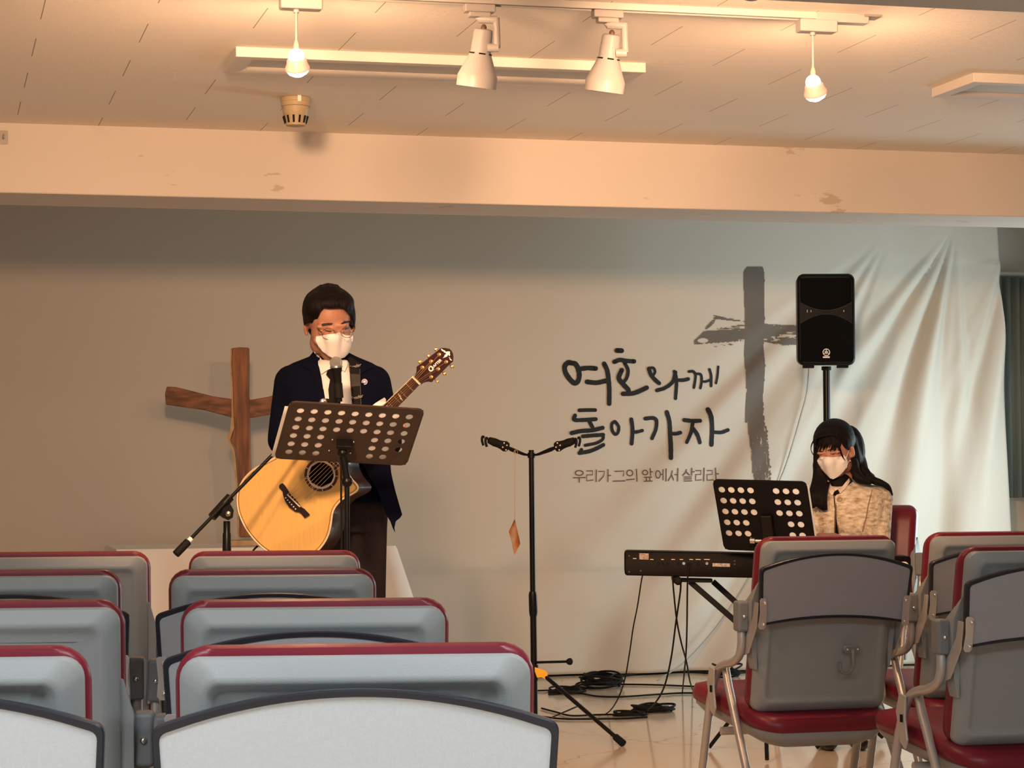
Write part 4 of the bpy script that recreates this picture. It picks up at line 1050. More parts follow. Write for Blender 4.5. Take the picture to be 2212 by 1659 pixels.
for x, y in ((1359, 1201), (1359, 1235), (1384, 1233), (1587, 1212), (1587, 1219)): lathe(g, kp(x, y), -kn, [(.004, 0), (.003, .002)], 8)
emit('case_screw', g, mat('dull_screw', (.06, .055, .05), .4), kk)
kO = kp(1953, 1223); kx = lambda x, z, o=-.004: kO+ke*x+Z*z-kn*.002
g = G(); tube(g, cr([kx(-.013, .012), kx(.004, .013), kx(.013, .006), kx(.014, -.006), kx(.014, -.022)], 4), .0042, 8); emit('white_logo_mark', g, M_['white'], kk, smooth=60)
ks = thing('keyboard_stand', 'black double X keyboard stand under the keyboard', 'keyboard stand', ((KL+KR)/2).to_2d().to_3d())
def kpt(px, py, v): return hit(px, py, KL+kn*v, kn)
zt_ = KB_-.012
for v in (.09, .13):
    a = kpt(1490, 1256, v); a2 = Vector(a)+ke*.62; a2.z = .05; bq = kpt(1545, 1256, v+.06)
    g = bar(G(), a, (a.x+ke.x*.70, a.y+ke.y*.70, .03), .022, .03, up=kn); emit('cross_leg', g, M_['black'], ks, bevel=.003)
a = kpt(1540, 1256, .21); g = bar(G(), a, (a.x+ke.x*.66, a.y+ke.y*.66, .03), .022, .03, up=kn); emit('cross_leg', g, M_['black'], ks, bevel=.003)
for v in (.10, .22):
    a = K(kl*.78, v, zt_); g = bar(G(), a, (a.x-ke.x*.70, a.y-ke.y*.70, .03), .022, .03, up=kn) if v > .2 else bar(G(), a, (a.x-ke.x*.1, a.y-ke.y*.1, .55), .022, .03, up=kn)
    emit('cross_leg', g, M_['black'], ks, bevel=.003) if v < .2 else None
g = G(); bar(g, K(.20, .02, zt_-.004), K(.20, .28, zt_-.004), .03, .022); bar(g, K(.20, .06, zt_-.004), K(.34, .06, zt_-.004), .03, .016); emit('support_arm', g, M_['black'], ks, bevel=.005)
g = G(); bar(g, K(kl*.78, .02, zt_-.004), K(kl*.78, .28, zt_-.004), .03, .022); emit('support_arm', g, M_['black'], ks, bevel=.005)
lathe_g = lathe(G(), K(.205, .0, zt_-.004), -kn, [(.016, 0), (.016, .03), (.010, .036)], 16); emit('end_cap', lathe_g, M_['rubber'], ks, smooth=50)

# ------------------------------------------------------------------ cables
def cable(label, pts, r=.0035, group=None):
    g = tube(G(), cr(pts, 8), r, 7); o = emit('cable', g, M_['rubber'], smooth=60); tag(o, label, 'cable', group); return o
fz = .006
cable('thin power cable dropping from the left end of the keyboard to the floor', [kp(1388, 1243), at(1385, 1258, 8.83), at(1377, 1310, 8.9), at(1368, 1355, 8.95), at(1360, 1410, 9.0), at(1349, 1470, 9.1), at(1332, 1515, 9.2), onz(1312, 1540, fz), onz(1290, 1544, fz)], .0028)
cable('cable hanging straight from the keyboard socket beside the stand', [kp(1486, 1218), kp(1487, 1226)-kn*.012, at(1485, 1262, 8.8), at(1484, 1350, 8.9), at(1482, 1410, 9.1), at(1478, 1455, 9.5), onz(1474, 1495, fz)], .0034)
cable('cable leaving the keyboard and crossing in front of the straight one', [kp(1452, 1232), at(1455, 1275, 8.8), at(1462, 1340, 8.9), at(1472, 1390, 9.0), at(1483, 1430, 9.3), at(1490, 1470, 9.7), onz(1496, 1490, fz)], .0034)
cable('cable slanting down left from the keyboard stand to the coil by the red seat', [K(.215, .06, zt_), at(1470, 1275, 8.85), at(1460, 1345, 8.9), at(1450, 1420, 9.0), at(1436, 1480, 9.1), at(1418, 1515, 9.15), onz(1395, 1537, fz)], .0036)
cable('thick cable running along the foot of the backdrop to the far coil', [onz(1330, 1462, fz), onz(1380, 1456, fz), onz(1440, 1452, fz), onz(1500, 1452, fz), onz(1560, 1455, fz), onz(1640, 1450, fz)], .0055)
cable('cable lying from the far coil rightwards to the keyboard stand', [onz(1310, 1478, fz), onz(1400, 1479, fz), onz(1480, 1482, fz), onz(1560, 1486, fz)], .0045)
cable('cable curving from under the guitar stand towards the right chair', [onz(1185, 1500, fz), onz(1245, 1497, fz), onz(1290, 1504, fz), onz(1345, 1505, fz), onz(1420, 1500, fz), onz(1480, 1497, fz), onz(1560, 1499, fz)], .0045)
cable('cable lying past the guitar stand leg to the near coil, upper of two', [onz(1170, 1530, fz), onz(1200, 1538, fz), onz(1235, 1546, fz), onz(1290, 1544, fz), onz(1350, 1543, fz), onz(1400, 1540, fz)], .0042)
cable('cable lying past the guitar stand leg to the near coil, lower of two', [onz(1170, 1548, fz), onz(1220, 1553, fz), onz(1290, 1553, fz), onz(1350, 1552, fz), onz(1398, 1549, fz)], .0042)
cable('cable trailing left from the far coil behind the guitar stand pole', [onz(1160, 1492, fz), onz(1200, 1490, fz), onz(1240, 1482, fz), onz(1280, 1474, fz)], .004)
def coil(label, px, py, rx, ry, n, h, r=.005, tail=0):
    c = onz(px, py); pts = []
    for k in range(n*14):
        a = 2*pi*k/14; q = k/14/n
        s = .82+.3*noise.noise(Vector((k*.11, px, 0)))
        pts.append(c+Rh*(rx*s*cos(a)+.02*sin(k*.7))+Fh*(ry*s*sin(a))+Z*(r+h*(.5+.5*sin(k*.53+q*5))*abs(sin(q*pi))+.5*h*q))
    o = emit('cable_coil', tube(G(), cr(pts, 2), r, 6), M_['rubber'], smooth=60); tag(o, label, 'cable coil'); return o
coil('tangled heap of coiled black cable at the foot of the backdrop', 1298, 1484, .11, .22, 9, .05)
coil('small loose coil of cable left of the tangled heap behind the guitar stand', 1225, 1497, .09, .12, 4, .015)
coil('flat coil of black cable on the floor left of the red seat', 1412, 1538, .095, .09, 7, .022)
coil('bundle of cable with plugs between the guitar stand and the flat coil', 1362, 1547, .07, .05, 4, .012)
coil('coil of black cable half hidden behind the chair with the hook', 1570, 1462, .07, .2, 6, .05)
pb_ = box(G(), onz(1362, 1548, .018), (.10, .05, .03)); 
# ------------------------------------------------------------------ acoustic guitar
GA = radians(25)
GP = at(636, 1080, 7.50); g1 = Rh*cos(GA)-Fh*sin(GA); gn = -Fh*cos(GA)-Rh*sin(GA)
def gp(px, py, off=0): return hit(px, py, GP+gn*off, gn)
def z2(x, y): return (340+x/3.6867, 860+y/3.6867)
def z8(x, y): return (840+x/9.215, 720+y/9.2167)
body = [(860,515),(760,572),(690,642),(648,720),(636,790),(638,850),(650,915),(680,990),(722,1065),(800,1158),(880,1222),(960,1262),(1050,1280),(1140,1275),(1220,1252),(1282,1212),(1335,1145),(1368,1070),(1385,990),(1396,915),(1422,860),(1475,805),(1540,772),(1585,742),(1598,712),(1582,680),(1550,645),(1522,600),(1500,545),(1495,490),(1480,430),(1430,350),(1350,290),(1250,270),(1150,290),(1080,340),(1030,400),(960,460)]
bs = [(p.x, p.y) for p in cr([Vector((*p, 0)) for p in body], 4, closed=True)]
bpx = [z2(*p) for p in bs]
gt = thing('acoustic_guitar', 'natural top acoustic guitar with dark headstock held by the man in the suit', 'guitar', GP)
mtop = mat('spruce_top', (.76, .47, .15), .22, noise_amt=.06, nscale=14, stretch=(14, 14, 1), coat=.4)
mside = mat('rosewood', (.045, .018, .012), .42, coat=.15, noise_amt=.4, nscale=10, stretch=(1, 1, 6))
mebony = mat('ebony', (.022, .012, .012), .35)
mhead = mat('headstock_veneer', (.035, .010, .010), .22, coat=.6)
hc_ = z2(1305, 610); hr_ = 27
hx = [(hc_[0]+hr_*cos(2*pi*k/28), hc_[1]+hr_*sin(2*pi*k/28)) for k in range(28)]
# top board with a real sound hole
n = len(bpx); allp = [Vector(p) for p in bpx]+[Vector(p) for p in hx]
ed = [(i, (i+1) % n) for i in range(n)]+[(n+i, n+(i+1) % 28) for i in range(28)]
vs, _, fs, *_ = delaunay_2d_cdt(allp, ed, [], 1, 1e-5)
fs = [f for f in fs if (sum((vs[i] for i in f), Vector((0, 0)))/3-Vector(hc_)).length > hr_*.93]
g = G(); g.add([gp(*v) for v in vs], [tuple(f) for f in fs]); b0 = len(vs)
g.add([gp(*v, -.004) for v in vs], [tuple(f) for f in fs])
for lp in (bpx, hx):
    m = len(lp); g.add([gp(*p) for p in lp]+[gp(*p, -.004) for p in lp], [(i, (i+1) % m, m+(i+1) % m, m+i) for i in range(m)])
emit('top_board', g, mtop, gt)
cen = Vector((sum(p[0] for p in bpx)/n, sum(p[1] for p in bpx)/n))
# sides and back follow the outline straight back along the guitar's own depth
front = [gp(*p, -.004) for p in bpx]
inn = []
for i in range(n):
    a, b = front[i-1], front[(i+1) % n]; t = (b-a).normalized(); inn.append(t.cross(gn).normalized())
cw = sum(front, Vector())/n
inn = [v if v.dot(cw-p) > 0 else -v for v, p in zip(inn, front)]
r_ = [front, [p-gn*.09 for p in front], [p-gn*.095+q*.004 for p, q in zip(front, inn)]]
g = loft(G(), r_, cap=False); bk2 = r_[2]
vs2, _, fs2, *_ = delaunay_2d_cdt([Vector(p) for p in bpx], [(i, (i+1) % n) for i in range(n)], [], 1, 1e-5)
if len(vs2) == n: g.add(bk2, [tuple(f) for f in fs2])
emit('body', g, mside, gt, smooth=40)
tube_pts = [gp(*p, -.001) for p in bpx]
emit('binding', tube(G(), tube_pts, .0024, 6, closed=True), M_['bone'], gt, smooth=60)
emit('purfling', tube(G(), [p+q*.006+gn*.0012 for p, q in zip(tube_pts, inn)], .0009, 5, closed=True), mebony, gt, smooth=60)
# rosette: concentric rings
def gring(r0, r1, off, name, m, a0=0, a1=2*pi, N=48):
    g = G(); vs = []; fs = []
    for k in range(N+1):
        a = a0+(a1-a0)*k/N
        for r in (r0, r1): vs.append(gp(hc_[0]+r*cos(a), hc_[1]+r*sin(a), off))
    for k in range(N): fs.append((2*k, 2*k+1, 2*k+3, 2*k+2))
    o = emit(name, g.add(vs, fs), m, gt); o.modifiers.new('s', 'SOLIDIFY').thickness = .0008; return o
gring(27, 30.5, .0008, 'hole_binding', M_['bone'])
gring(30.5, 36.2, .0008, 'rosette', mat('tortoise_inlay', (.10, .025, .02), .25, noise_amt=.8, nscale=60, coat=.5))
for k in range(9):
    a = radians(5+k*40); d = Vector((cos(a), sin(a))); g = G()
    bar(g, gp(hc_[0]+d.x*30.8, hc_[1]+d.y*30.8, .0016), gp(hc_[0]+d.x*36, hc_[1]+d.y*36, .0016), .0022, .0008, up=gn)
    emit('rosette_inlay', g, M_['bone'], gt)
emit('hole_lining', loft(G(), [[gp(hc_[0]+28*cos(2*pi*k/32), hc_[1]+28*sin(2*pi*k/32), o) for k in range(32)] for o in (-.003, -.012)], cap=False), mside, gt)
# bridge
def gprism(poly, o0, o1, conv=z2): return prism(G(), poly, lambda x, y: gp(*conv(x, y), o0), lambda x, y: gp(*conv(x, y), o1))
brg = [(998,676),(1020,700),(1045,740),(1060,765),(1110,815),(1150,870),(1170,880),(1216,928),(1190,945),(1172,954),(1150,925),(1130,908),(1100,905),(1050,870),(1015,815),(1000,770),(998,745),(968,712),(972,690)]
bd_ = emit('bridge', gprism(brg, 0, .009), mebony, gt, bevel=.0015)
emit('saddle', bar(G(), gp(*z2(1036, 768), .010), gp(*z2(1137, 866), .010), .003, .005, up=gn), M_['bone'], bd_)
for k in range(6): t = k/5; emit('bridge_pin', ball(G(), gp(*z2(1022+78*t, 795+88*t), .010), .0026, seg=8, rings=6), M_['bone'], bd_, smooth=180)
# neck
NU = Vector(z8(548, 942)); N0 = Vector(z2(1395, 525)); nd = (NU-N0).normalized(); npx = Vector((-nd.y, nd.x))
wN, wB = 11.3, 14.5
def nk(t, s, off):  # t along 0..1 from body to nut, s -1..1 across
    w = wB+(wN-wB)*t; p = N0+(NU-N0)*t+npx*s*w; return gp(p.x, p.y, off)
g = G(); box_v = [nk(t, s, o) for t in (0, 1) for s in (-1, 1) for o in (.004, .011)]
g.add(box_v, [(0,1,3,2),(4,6,7,5),(0,4,5,1),(2,3,7,6),(0,2,6,4),(1,5,7,3)]); fb = emit('fretboard', g, mat('rosewood_board', (.060, .022, .016), .45, noise_amt=.4, nscale=16), gt)
g = G()
for s in (-1, 1): tube(g, [nk(0, s, .008), nk(1, s, .008)], .0017, 6)
emit('board_binding', g, M_['bone'], fb, smooth=60)
rings = []
for t in (0, .3, .6, 1.0):
    ring = []
    for k in range(11):
        a = pi*k/10; ring.append(nk(t, cos(a), .004-(.020+.002*(1-t))*sin(a)**.8))
    rings.append(ring)
emit('neck', loft(G(), rings), mat('mahogany_neck', (.20, .08, .04), .3, coat=.4), gt, smooth=60)
L0 = (Vector(z2(1090, 815))-NU).length; g = G(); tb0 = (N0-NU).length
fts = []
for k in range(1, 21):
    dist = L0*(1-2**(-k/12)); t = 1-dist/tb0
    if t > 0: fts.append(t); tube(g, [nk(t, -1, .0115), nk(t, 1, .0115)], .0011, 6)
emit('frets', g, M_['steel'], fb, smooth=60)
emit('nut', bar(G(), nk(1, -1.05, .012), nk(1, 1.05, .012), .0055, .008, up=gn), M_['bone'], gt, bevel=.001)
g = G()
def inlay(cx, cy, sc, ang, conv_off):
    P = [(-30,-26),(-24,-34),(-10,-18),(4,-14),(2,-4),(14,8),(18,20),(32,28),(30,36),(16,30),(6,22),(0,6),(-10,-2),(-14,-12)]
    prism(g, [(cx+(x*cos(ang)-y*sin(ang))*sc, cy+(x*sin(ang)+y*cos(ang))*sc) for x, y in P], lambda x, y: gp(x, y, conv_off), lambda x, y: gp(x, y, conv_off+.0006))
for a, b in ((2, 3), (4, 5), (6, 7), (8, 9)):
    if b < len(fts): t = (fts[a]+fts[b-1])/2 if a != b-1 else (fts[a-1]+fts[a])/2; p = N0+(NU-N0)*t; inlay(p.x, p.y, .20, .15, .0113)
emit('position_inlay', g, M_['bone'], fb)
# headstock
hs = [(500,880),(520,830),(545,775),(555,660),(700,560),(850,440),(960,350),(1045,288),(1120,290),(1200,305),(1250,345),(1280,400),(1288,470),(1282,560),(1190,640),(1080,750),(980,850),(890,935),(855,975),(800,965),(740,968),(680,990),(640,1025),(610,1010)]
hd = emit('headstock', gprism(hs, .006, -.010, z8), mhead, gt, bevel=.0015)
for x, y in ((668,682),(840,560),(1003,425),(845,873),(985,715),(1142,572)):
    g = G(); o = gp(*z8(x, y), .006); lathe(g, o, gn, [(.0062, 0), (.0062, .002), (.0045, .003), (.0032, .004), (.0032, .009), (.0025, .010)], 16)
    emit('tuning_post', g, M_['gold'], hd, smooth=40)
for (x, y), s in (((622,570),1),((800,450),1),((940,320),1),((972,960),.75),((1112,802),1),((1262,660),1)):
    c = gp(*z8(x, y), -.012); q = gp(*z8(*{622:(668,682),800:(840,560),940:(1003,425),972:(845,873),1112:(985,715),1262:(1142,572)}[x]), -.012)
    g = ball(G(), c, (.0075*s, .004*s, .0065*s), seg=14, rings=10); tube(g, [c, c+(q-c)*.5], .0016, 6); emit('tuning_knob', g, M_['gold'], hd, smooth=180)
g = G()
def gsh(P): prism(g, P, lambda x, y: gp(*z8(x, y), .0062), lambda x, y: gp(*z8(x, y), .0068))
gsh([(1040,310),(1055,305),(1070,325),(1095,335),(1120,345),(1122,360),(1150,365),(1160,362),(1195,360),(1218,365),(1215,390),(1212,405),(1222,430),(1205,455),(1195,440),(1185,428),(1172,440),(1160,462),(1130,472),(1075,495),(1105,455),(1110,430),(1130,420),(1140,400),(1125,390),(1100,380),(1085,360),(1060,350),(1045,335)])
gsh([(1192,470),(1212,480),(1225,505),(1245,525),(1262,540),(1235,542),(1215,525),(1208,500)])
emit('headstock_inlay', g, M_['white'], hd)
ex = gp(*z8(1010, 560), .0066)-gp(*z8(830, 720), .0066); ex.normalize(); ey = gn.cross(ex)
emit('maker_lettering', text_mesh('RAFTER', gp(*z8(948, 612), .0066), ex, ey, .0125, bold=.0003), M_['white'], hd)
emit('maker_initial', text_mesh('C', gp(*z8(836, 712), .0066), ex, ey, .023, bold=.0009), M_['white'], hd)
posts = [(668,682),(840,560),(1003,425),(1142,572),(985,715),(845,873)]
for k in range(6):
    s = -.8+1.6*k/5
    a = Vector(gp(*z2(1036+101*k/5, 768+98*k/5), .0125)); b = nk(1, -s if False else s, .0165)
    q = gp(*z8(*posts[k]), .013)
    emit('string', tube(G(), [a, b, q], .0007 if k > 2 else .0009, 5), M_['gold'] if k < 4 else M_['steel'], gt, smooth=60)
tag(emit('guitar_lead', tube(G(), cr([at(545, 1196, 7.6), at(548, 1188, 7.6), at(556, 1180, 7.6), at(542, 1200, 7.62), at(535, 1260, 7.7), at(530, 1500, 7.7), onz(540, 1730, .01)], 6), .0032, 8), M_['rubber'], smooth=60), 'dark lead plugged in at the tail of the guitar', 'cable')

# ------------------------------------------------------------------ people: shared pieces
def elring(c, rx, ry, ang=0, n=28, e=2.3):
    """horizontal superellipse ring in the camera-aligned frame (rx across, ry in depth)"""
    o = []
    for k in range(n):
        t = 2*pi*k/n; x = abs(cos(t))**(2/e)*(1 if cos(t) >= 0 else -1)*rx; y = abs(sin(t))**(2/e)*(1 if sin(t) >= 0 else -1)*ry
        X = x*cos(ang)-y*sin(ang); Y = x*sin(ang)+y*cos(ang)
        o.append(Vector(c)+Rh*X+Fh*Y)
    return o
def torso(g, secs, d, ang=0, e=2.3):
    """secs: (py, left px, right px, half depth, depth offset)"""
    rings = []
    for py, l, r, hd_, do in secs:
        a = at((l+r)/2, py, d+do); w = (r-l)/2/FP*(d+do); rings.append(elring(a, w, hd_, ang, e=e))
    loft(g, rings); return g
def hand(g, palm, dirf, nrm, size=1.0, curl=(.5, .6, .7, .8), thumb=1, spread=.0):
    """palm centre, direction of the fingers, palm normal (fingers curl towards it)"""
    f = Vector(dirf).normalized(); nr = Vector(nrm); nr = (nr-f*nr.dot(f)).normalized(); sd_ = f.cross(nr)
    k = size
    for i in range(4):
        off = (i-1.5)*.019*k
        base = palm+f*.035*k+sd_*off; w0 = palm-f*.04*k+sd_*off*.7
        capsule(g, w0, base, .011*k, .0105*k)
        L = (.040, .045, .042, .033)[i]*k; a = 0; p = base; dirn = f
        for j, q in enumerate((1, .62, .5)):
            a += curl[i]*(1 if j else .7); dd = f*cos(a)+nr*sin(a)
            p2_ = p+dd*L*q; capsule(g, p, p2_, (.0088-.0008*j)*k, (.0082-.001*j)*k, 10); p = p2_
    t0 = palm-f*.028*k+sd_*thumb*.028*k; t1 = t0+(f*.6+sd_*thumb*.7+nr*.4).normalized()*.038*k; t2_ = t1+(f*.9+nr*.5+sd_*thumb*.1).normalized()*.028*k
    capsule(g, palm-f*.03*k, t0, .014*k, .013*k); capsule(g, t0, t1, .0125*k, .0105*k); capsule(g, t1, t2_, .0105*k, .008*k)
    return g

# ------------------------------------------------------------------ the guitarist
MD = 7.74
mr = at(745, 1700, MD)
man = thing('person', 'man in a dark suit and white mask standing with the guitar, head bowed', 'person', (mr.x, mr.y, 0))
def A(x, y, dd=0): return at(x, y, MD+dd)
SHO_R, ELB_R, WR_R = A(630, 826, .02), A(612, 950, -.06), A(668, 938, -.40)
SHO_L, ELB_L, WR_L = A(808, 826, .02), A(836, 955, -.02), A(824, 892, -.30)
hcen = A(712, 702, -.03)
HT = Matrix((Rh, Fh, Z)).transposed() @ (Matrix.Rotation(radians(24), 3, 'X')) @ Matrix.Rotation(radians(0), 3, 'Y') @ Matrix.Rotation(radians(10), 3, 'Z')
# head frame: x right (image), y away from face (back), z up; the face looks along -y
def head(hc, M, s=1.0):
    H = lambda x, y, z: hc+M @ (Vector((x, y, z))*s)
    g = G()
    ball(g, H(0, .012, .035), [v*s for v in (.076, .094, .085)], M, 24, 16)       # skull
    ball(g, H(0, -.022, -.02), [v*s for v in (.066, .068, .085)], M, 20, 14)      # face
    ball(g, H(0, -.035, -.082), [v*s for v in (.040, .042, .032)], M, 16, 10)     # chin
    for sx in (-1, 1):
        ball(g, H(sx*.046, -.005, -.06), [v*s for v in (.024, .045, .036)], M, 14, 10)   # jaw
        ball(g, H(sx*.040, -.064, -.028), [v*s for v in (.024, .018, .02)], M, 12, 8)    # cheek
        ball(g, H(sx*.031, -.078, .026), [v*s for v in (.026, .010, .008)], M, 12, 8)    # brow
        ball(g, H(sx*.031, -.076, .004), [v*s for v in (.016, .012, .011)], M, 12, 8)    # eyelid over the eye
        ball(g, H(sx*.009, -.094, -.036), [v*s for v in (.008, .009, .007)], M, 10, 8)   # nostril
        ball(g, H(sx*.079, .010, -.005), [v*s for v in (.007, .019, .031)], M @ Matrix.Rotation(sx*radians(22), 3, 'Z'), 14, 10)  # ear
        ball(g, H(sx*.077, .004, -.028), [v*s for v in (.006, .010, .010)], M, 10, 8)
    capsule(g, H(0, -.082, .018), H(0, -.100, -.030), .009*s, .012*s)                # nose
    ball(g, H(0, -.088, -.062), [v*s for v in (.024, .009, .005)], M, 12, 8)        # upper lip
    ball(g, H(0, -.085, -.070), [v*s for v in (.020, .009, .006)], M, 12, 8)        # lower lip
    return g, H
g, HH_ = head(hcen, HT)
capsule(g, HH_(0, .025, -.05), A(716, 790, .03), .052, .058)
torso(g, [(788, 655, 780, .05, .03), (802, 625, 812, .075, .03), (840, 628, 808, .095, .02), (900, 640, 800, .095, .02), (980, 665, 805, .085, .03), (1040, 672, 818, .09, .03), (1085, 676, 826, .095, .03), (1110, 690, 815, .08, .03)], MD)
for a, b, c in ((SHO_R, ELB_R, WR_R), (SHO_L, ELB_L, WR_L)): capsule(g, a, b, .045, .036); capsule(g, b, c, .036, .024)
HIPX = ((716, 724), (788, 792))
for hx_, kx in HIPX:
    a = A(hx_, 1090, .03); k_ = A(kx, 1400, .0); f_ = Vector((A(kx, 1680, .03).x, A(kx, 1680, .03).y, .10)); capsule(g, a, k_, .075, .052); capsule(g, k_, f_, .050, .036)
hand(g, WR_R+(A(686, 940, -.46)-WR_R)*1.0, Rh*.8-Z*.5-Fh*.2, Fh*.8-Z*.3, .95, (.3, .35, .4, .45), thumb=-1)
# fretting hand: palm behind the neck, fingers coming over the strings
pn = Vector(((858+0), 905)); palm = gp(846, 898, -.035)
hand(g, palm, (Rh*.45-Z*.75+gn*.25), gn+Rh*.1, .95, (.75, .8, .85, .9), thumb=1)
capsule(g, WR_L, palm, .024, .022)
body_me = fuse(g, .0055, 3)
emit('body', body_me, M_['skin'], man, smooth=180)
HTREE = bvh(body_me); 
# undo local transform effect: the tree must be in world space
def world_tree(*obs):
    vs = []; fs = []
    for o in obs:
        M = MW[o.name]; b = len(vs); vs += [M @ v.co for v in o.data.vertices]; fs += [[b+i for i in p.vertices] for p in o.data.polygons]
    return BVHTree.FromPolygons(vs, fs)
bo = bpy.data.objects['body.001'] if 'body.001' in bpy.data.objects else None
man_body = [c for c in man.children if c.name.startswith('body')][0]; HTREE = world_tree(man_body)
# hair
def z1(x, y): return (540+x/4.424, 580+y/4.424)
g = G()
ball(g, HH_(0, .022, .046), (.085, .098, .083), HT, 24, 16); ball(g, HH_(-.030, -.02, .082), (.055, .06, .045), HT, 16, 12); ball(g, HH_(.034, -.02, .082), (.05, .06, .042), HT, 16, 12)
ball(g, HH_(0, .05, -.01), (.076, .06, .07), HT, 16, 12); ball(g, HH_(0, -.045, .095), (.055, .04, .03), HT, 16, 12)
for sx in (-1, 1): ball(g, HH_(sx*.075, .0, .03), (.014, .038, .045), HT, 14, 10)
def ridge(H, M, rx, ry, rz, c, pts, r=.0055):
    P = []
    for x, y, z in pts:
        v = Vector((x/rx, y/ry, z/rz)).normalized(); P.append(H(c[0]+v.x*rx, c[1]+v.y*ry, c[2]+v.z*rz))
    P = cr(P, 3)
    for i in range(len(P)-1): capsule(g, P[i], P[i+1], r, r, 8)
for k in range(26):
    x = -.075+k*.006; j = random.uniform(-.01, .01)
    ridge(HH_, HT, .083, .097, .083, (0, .022, .046), [(x*.35+.015, .03, .08), (x*.7+j+.008, -.03, .08), (x+j, -.075, .05), (x*1.05+j*.5, -.095, .01)], random.uniform(.004, .008))
for k in range(12):
    for sx in (-1, 1): ridge(HH_, HT, .084, .097, .083, (0, .022, .046), [(sx*.02, .06-k*.012, .08), (sx*.06, .07-k*.013, .04), (sx*.085, .07-k*.0125, .0), (sx*.085, .07-k*.0125, -.03)], .006)
face = [z1(*p) for p in [(640,500),(655,455),(672,405),(700,372),(760,380),(800,378),(845,375),(885,372),(915,395),(945,435),(965,470),(985,500),(1020,520),(1020,900),(560,900),(590,700),(575,640),(500,640),(500,545),(560,520),(585,520),(605,560),(618,540)]]
cut = prism(G(), face, lambda x, y: at(x, y, MD-.4), lambda x, y: at(x, y, MD-.045))
low = [z1(*p) for p in [(380,640),(1150,640),(1150,1000),(380,1000)]]
cut2 = prism(G(), [z1(*p) for p in [(400,545),(590,545),(590,1000),(400,1000)]], lambda x, y: at(x, y, MD-.4), lambda x, y: at(x, y, MD-.012))
hm = fuse(g, .004, 3, cuts=(cut, cut2))
emit('hair', hm, M_['hair'], man, smooth=50)
# brows, eyelids, mask, glasses
def mask_tree(body, H, M, s=1.0):
    g = G(); ball(g, H(0, -.018, -.045), [v*s for v in (.074, .082, .092)], M, 24, 16); capsule(g, H(0, -.088, -.012), H(0, -.076, -.09), .030*s, .026*s); ball(g, H(0, .03, -.03), [v*s for v in (.078, .07, .08)], M, 20, 14)
    me = fuse(g, .004, 12); vs = [v.co.copy() for v in me.vertices]; fs = [list(p.vertices) for p in me.polygons]
    b = len(vs); Mx = MW[body.name]; vs += [Mx @ v.co for v in body.data.vertices]; fs += [[b+i for i in p.vertices] for p in body.data.polygons]
    return BVHTree.FromPolygons(vs, fs)
def face_bits(parent, tree, brows, lids, mk, mcol, straps, brow_m, mtree=None):
    g = G()
    for P in brows: 
        q = drape(P, tree, .0015, .002, 2); g.add(q.v, q.f)
    emit('eyebrows', g, brow_m, parent, smooth=60)
    g = G()
    for P in lids:
        q = drape(P, tree, .0012, .0012, 1.5); g.add(q.v, q.f)
    emit('eyelashes', g, brow_m, parent, smooth=60)
    cx = sum(p[0] for p in mk)/len(mk); cy = sum(p[1] for p in mk)/len(mk); rx = max(abs(p[0]-cx) for p in mk); ry = max(abs(p[1]-cy) for p in mk)
    q = drape(mk, mtree, .004, .0015, 3)
    m = emit('face_mask', q, M_['mask'], parent, smooth=50)
    for S_ in straps: emit('ear_loop', tube(G(), cr(S_, 6), .0014, 6), M_['mask'], m, smooth=60)
    return m
brow_m = mat('brow_hair', (.025, .012, .010), .7)
mk = [z1(*p) for p in [(632,650),(690,640),(750,628),(810,622),(855,610),(880,622),(920,640),(985,640),(980,700),(965,760),(940,815),(905,850),(870,862),(800,858),(745,835),(690,790),(650,740),(628,690)]]
face_bits(man, HTREE, [[z1(*p) for p in [(682,535),(700,524),(745,520),(790,522),(785,538),(740,542),(690,552)]], [z1(*p) for p in [(868,526),(900,505),(940,500),(958,502),(960,518),(920,520),(880,530)]]],
  [[z1(*p) for p in [(700,578),(730,592),(765,598),(800,590),(765,606),(728,600)]], [z1(*p) for p in [(880,578),(915,576),(950,566),(918,584)]]], mk, None,
  [[at(*z1(632, 655), MD-.085), at(*z1(600, 590), MD-.045), at(*z1(570, 530), MD-.015)], [at(*z1(632, 730), MD-.08), at(*z1(612, 690), MD-.04), at(*z1(590, 640), MD-.01)]], brow_m, mask_tree(man_body, HH_, HT))
gl = G()
gld = MD-.147
for cx, cy, rx, ry in ((752, 625, 66, 52), (928, 612, 58, 48)):
    tube(gl, [at(*z1(cx+rx*cos(a), cy+ry*sin(a)), gld+.012*abs(cx-840)/90) for a in [2*pi*k/26 for k in range(26)]], .0009, 6, closed=True)
tube(gl, [at(*z1(818, 610), gld), at(*z1(842, 600), gld-.006), at(*z1(872, 605), gld)], .0011, 6)
gs_ = emit('glasses', gl, mat('gold_wire', (.35, .22, .15), .3, metal=1), man, smooth=60)
emit('temple', tube(G(), [at(*z1(688, 612), gld+.01), at(*z1(650, 585), MD-.10), at(*z1(600, 545), MD-.03)], .0012, 6), M_['black'], gs_, smooth=60)
emit('temple', tube(G(), [at(*z1(986, 600), gld+.01), at(*z1(1003, 570), MD-.10), at(*z1(990, 500), MD-.04)], .0012, 6), M_['black'], gs_, smooth=60)
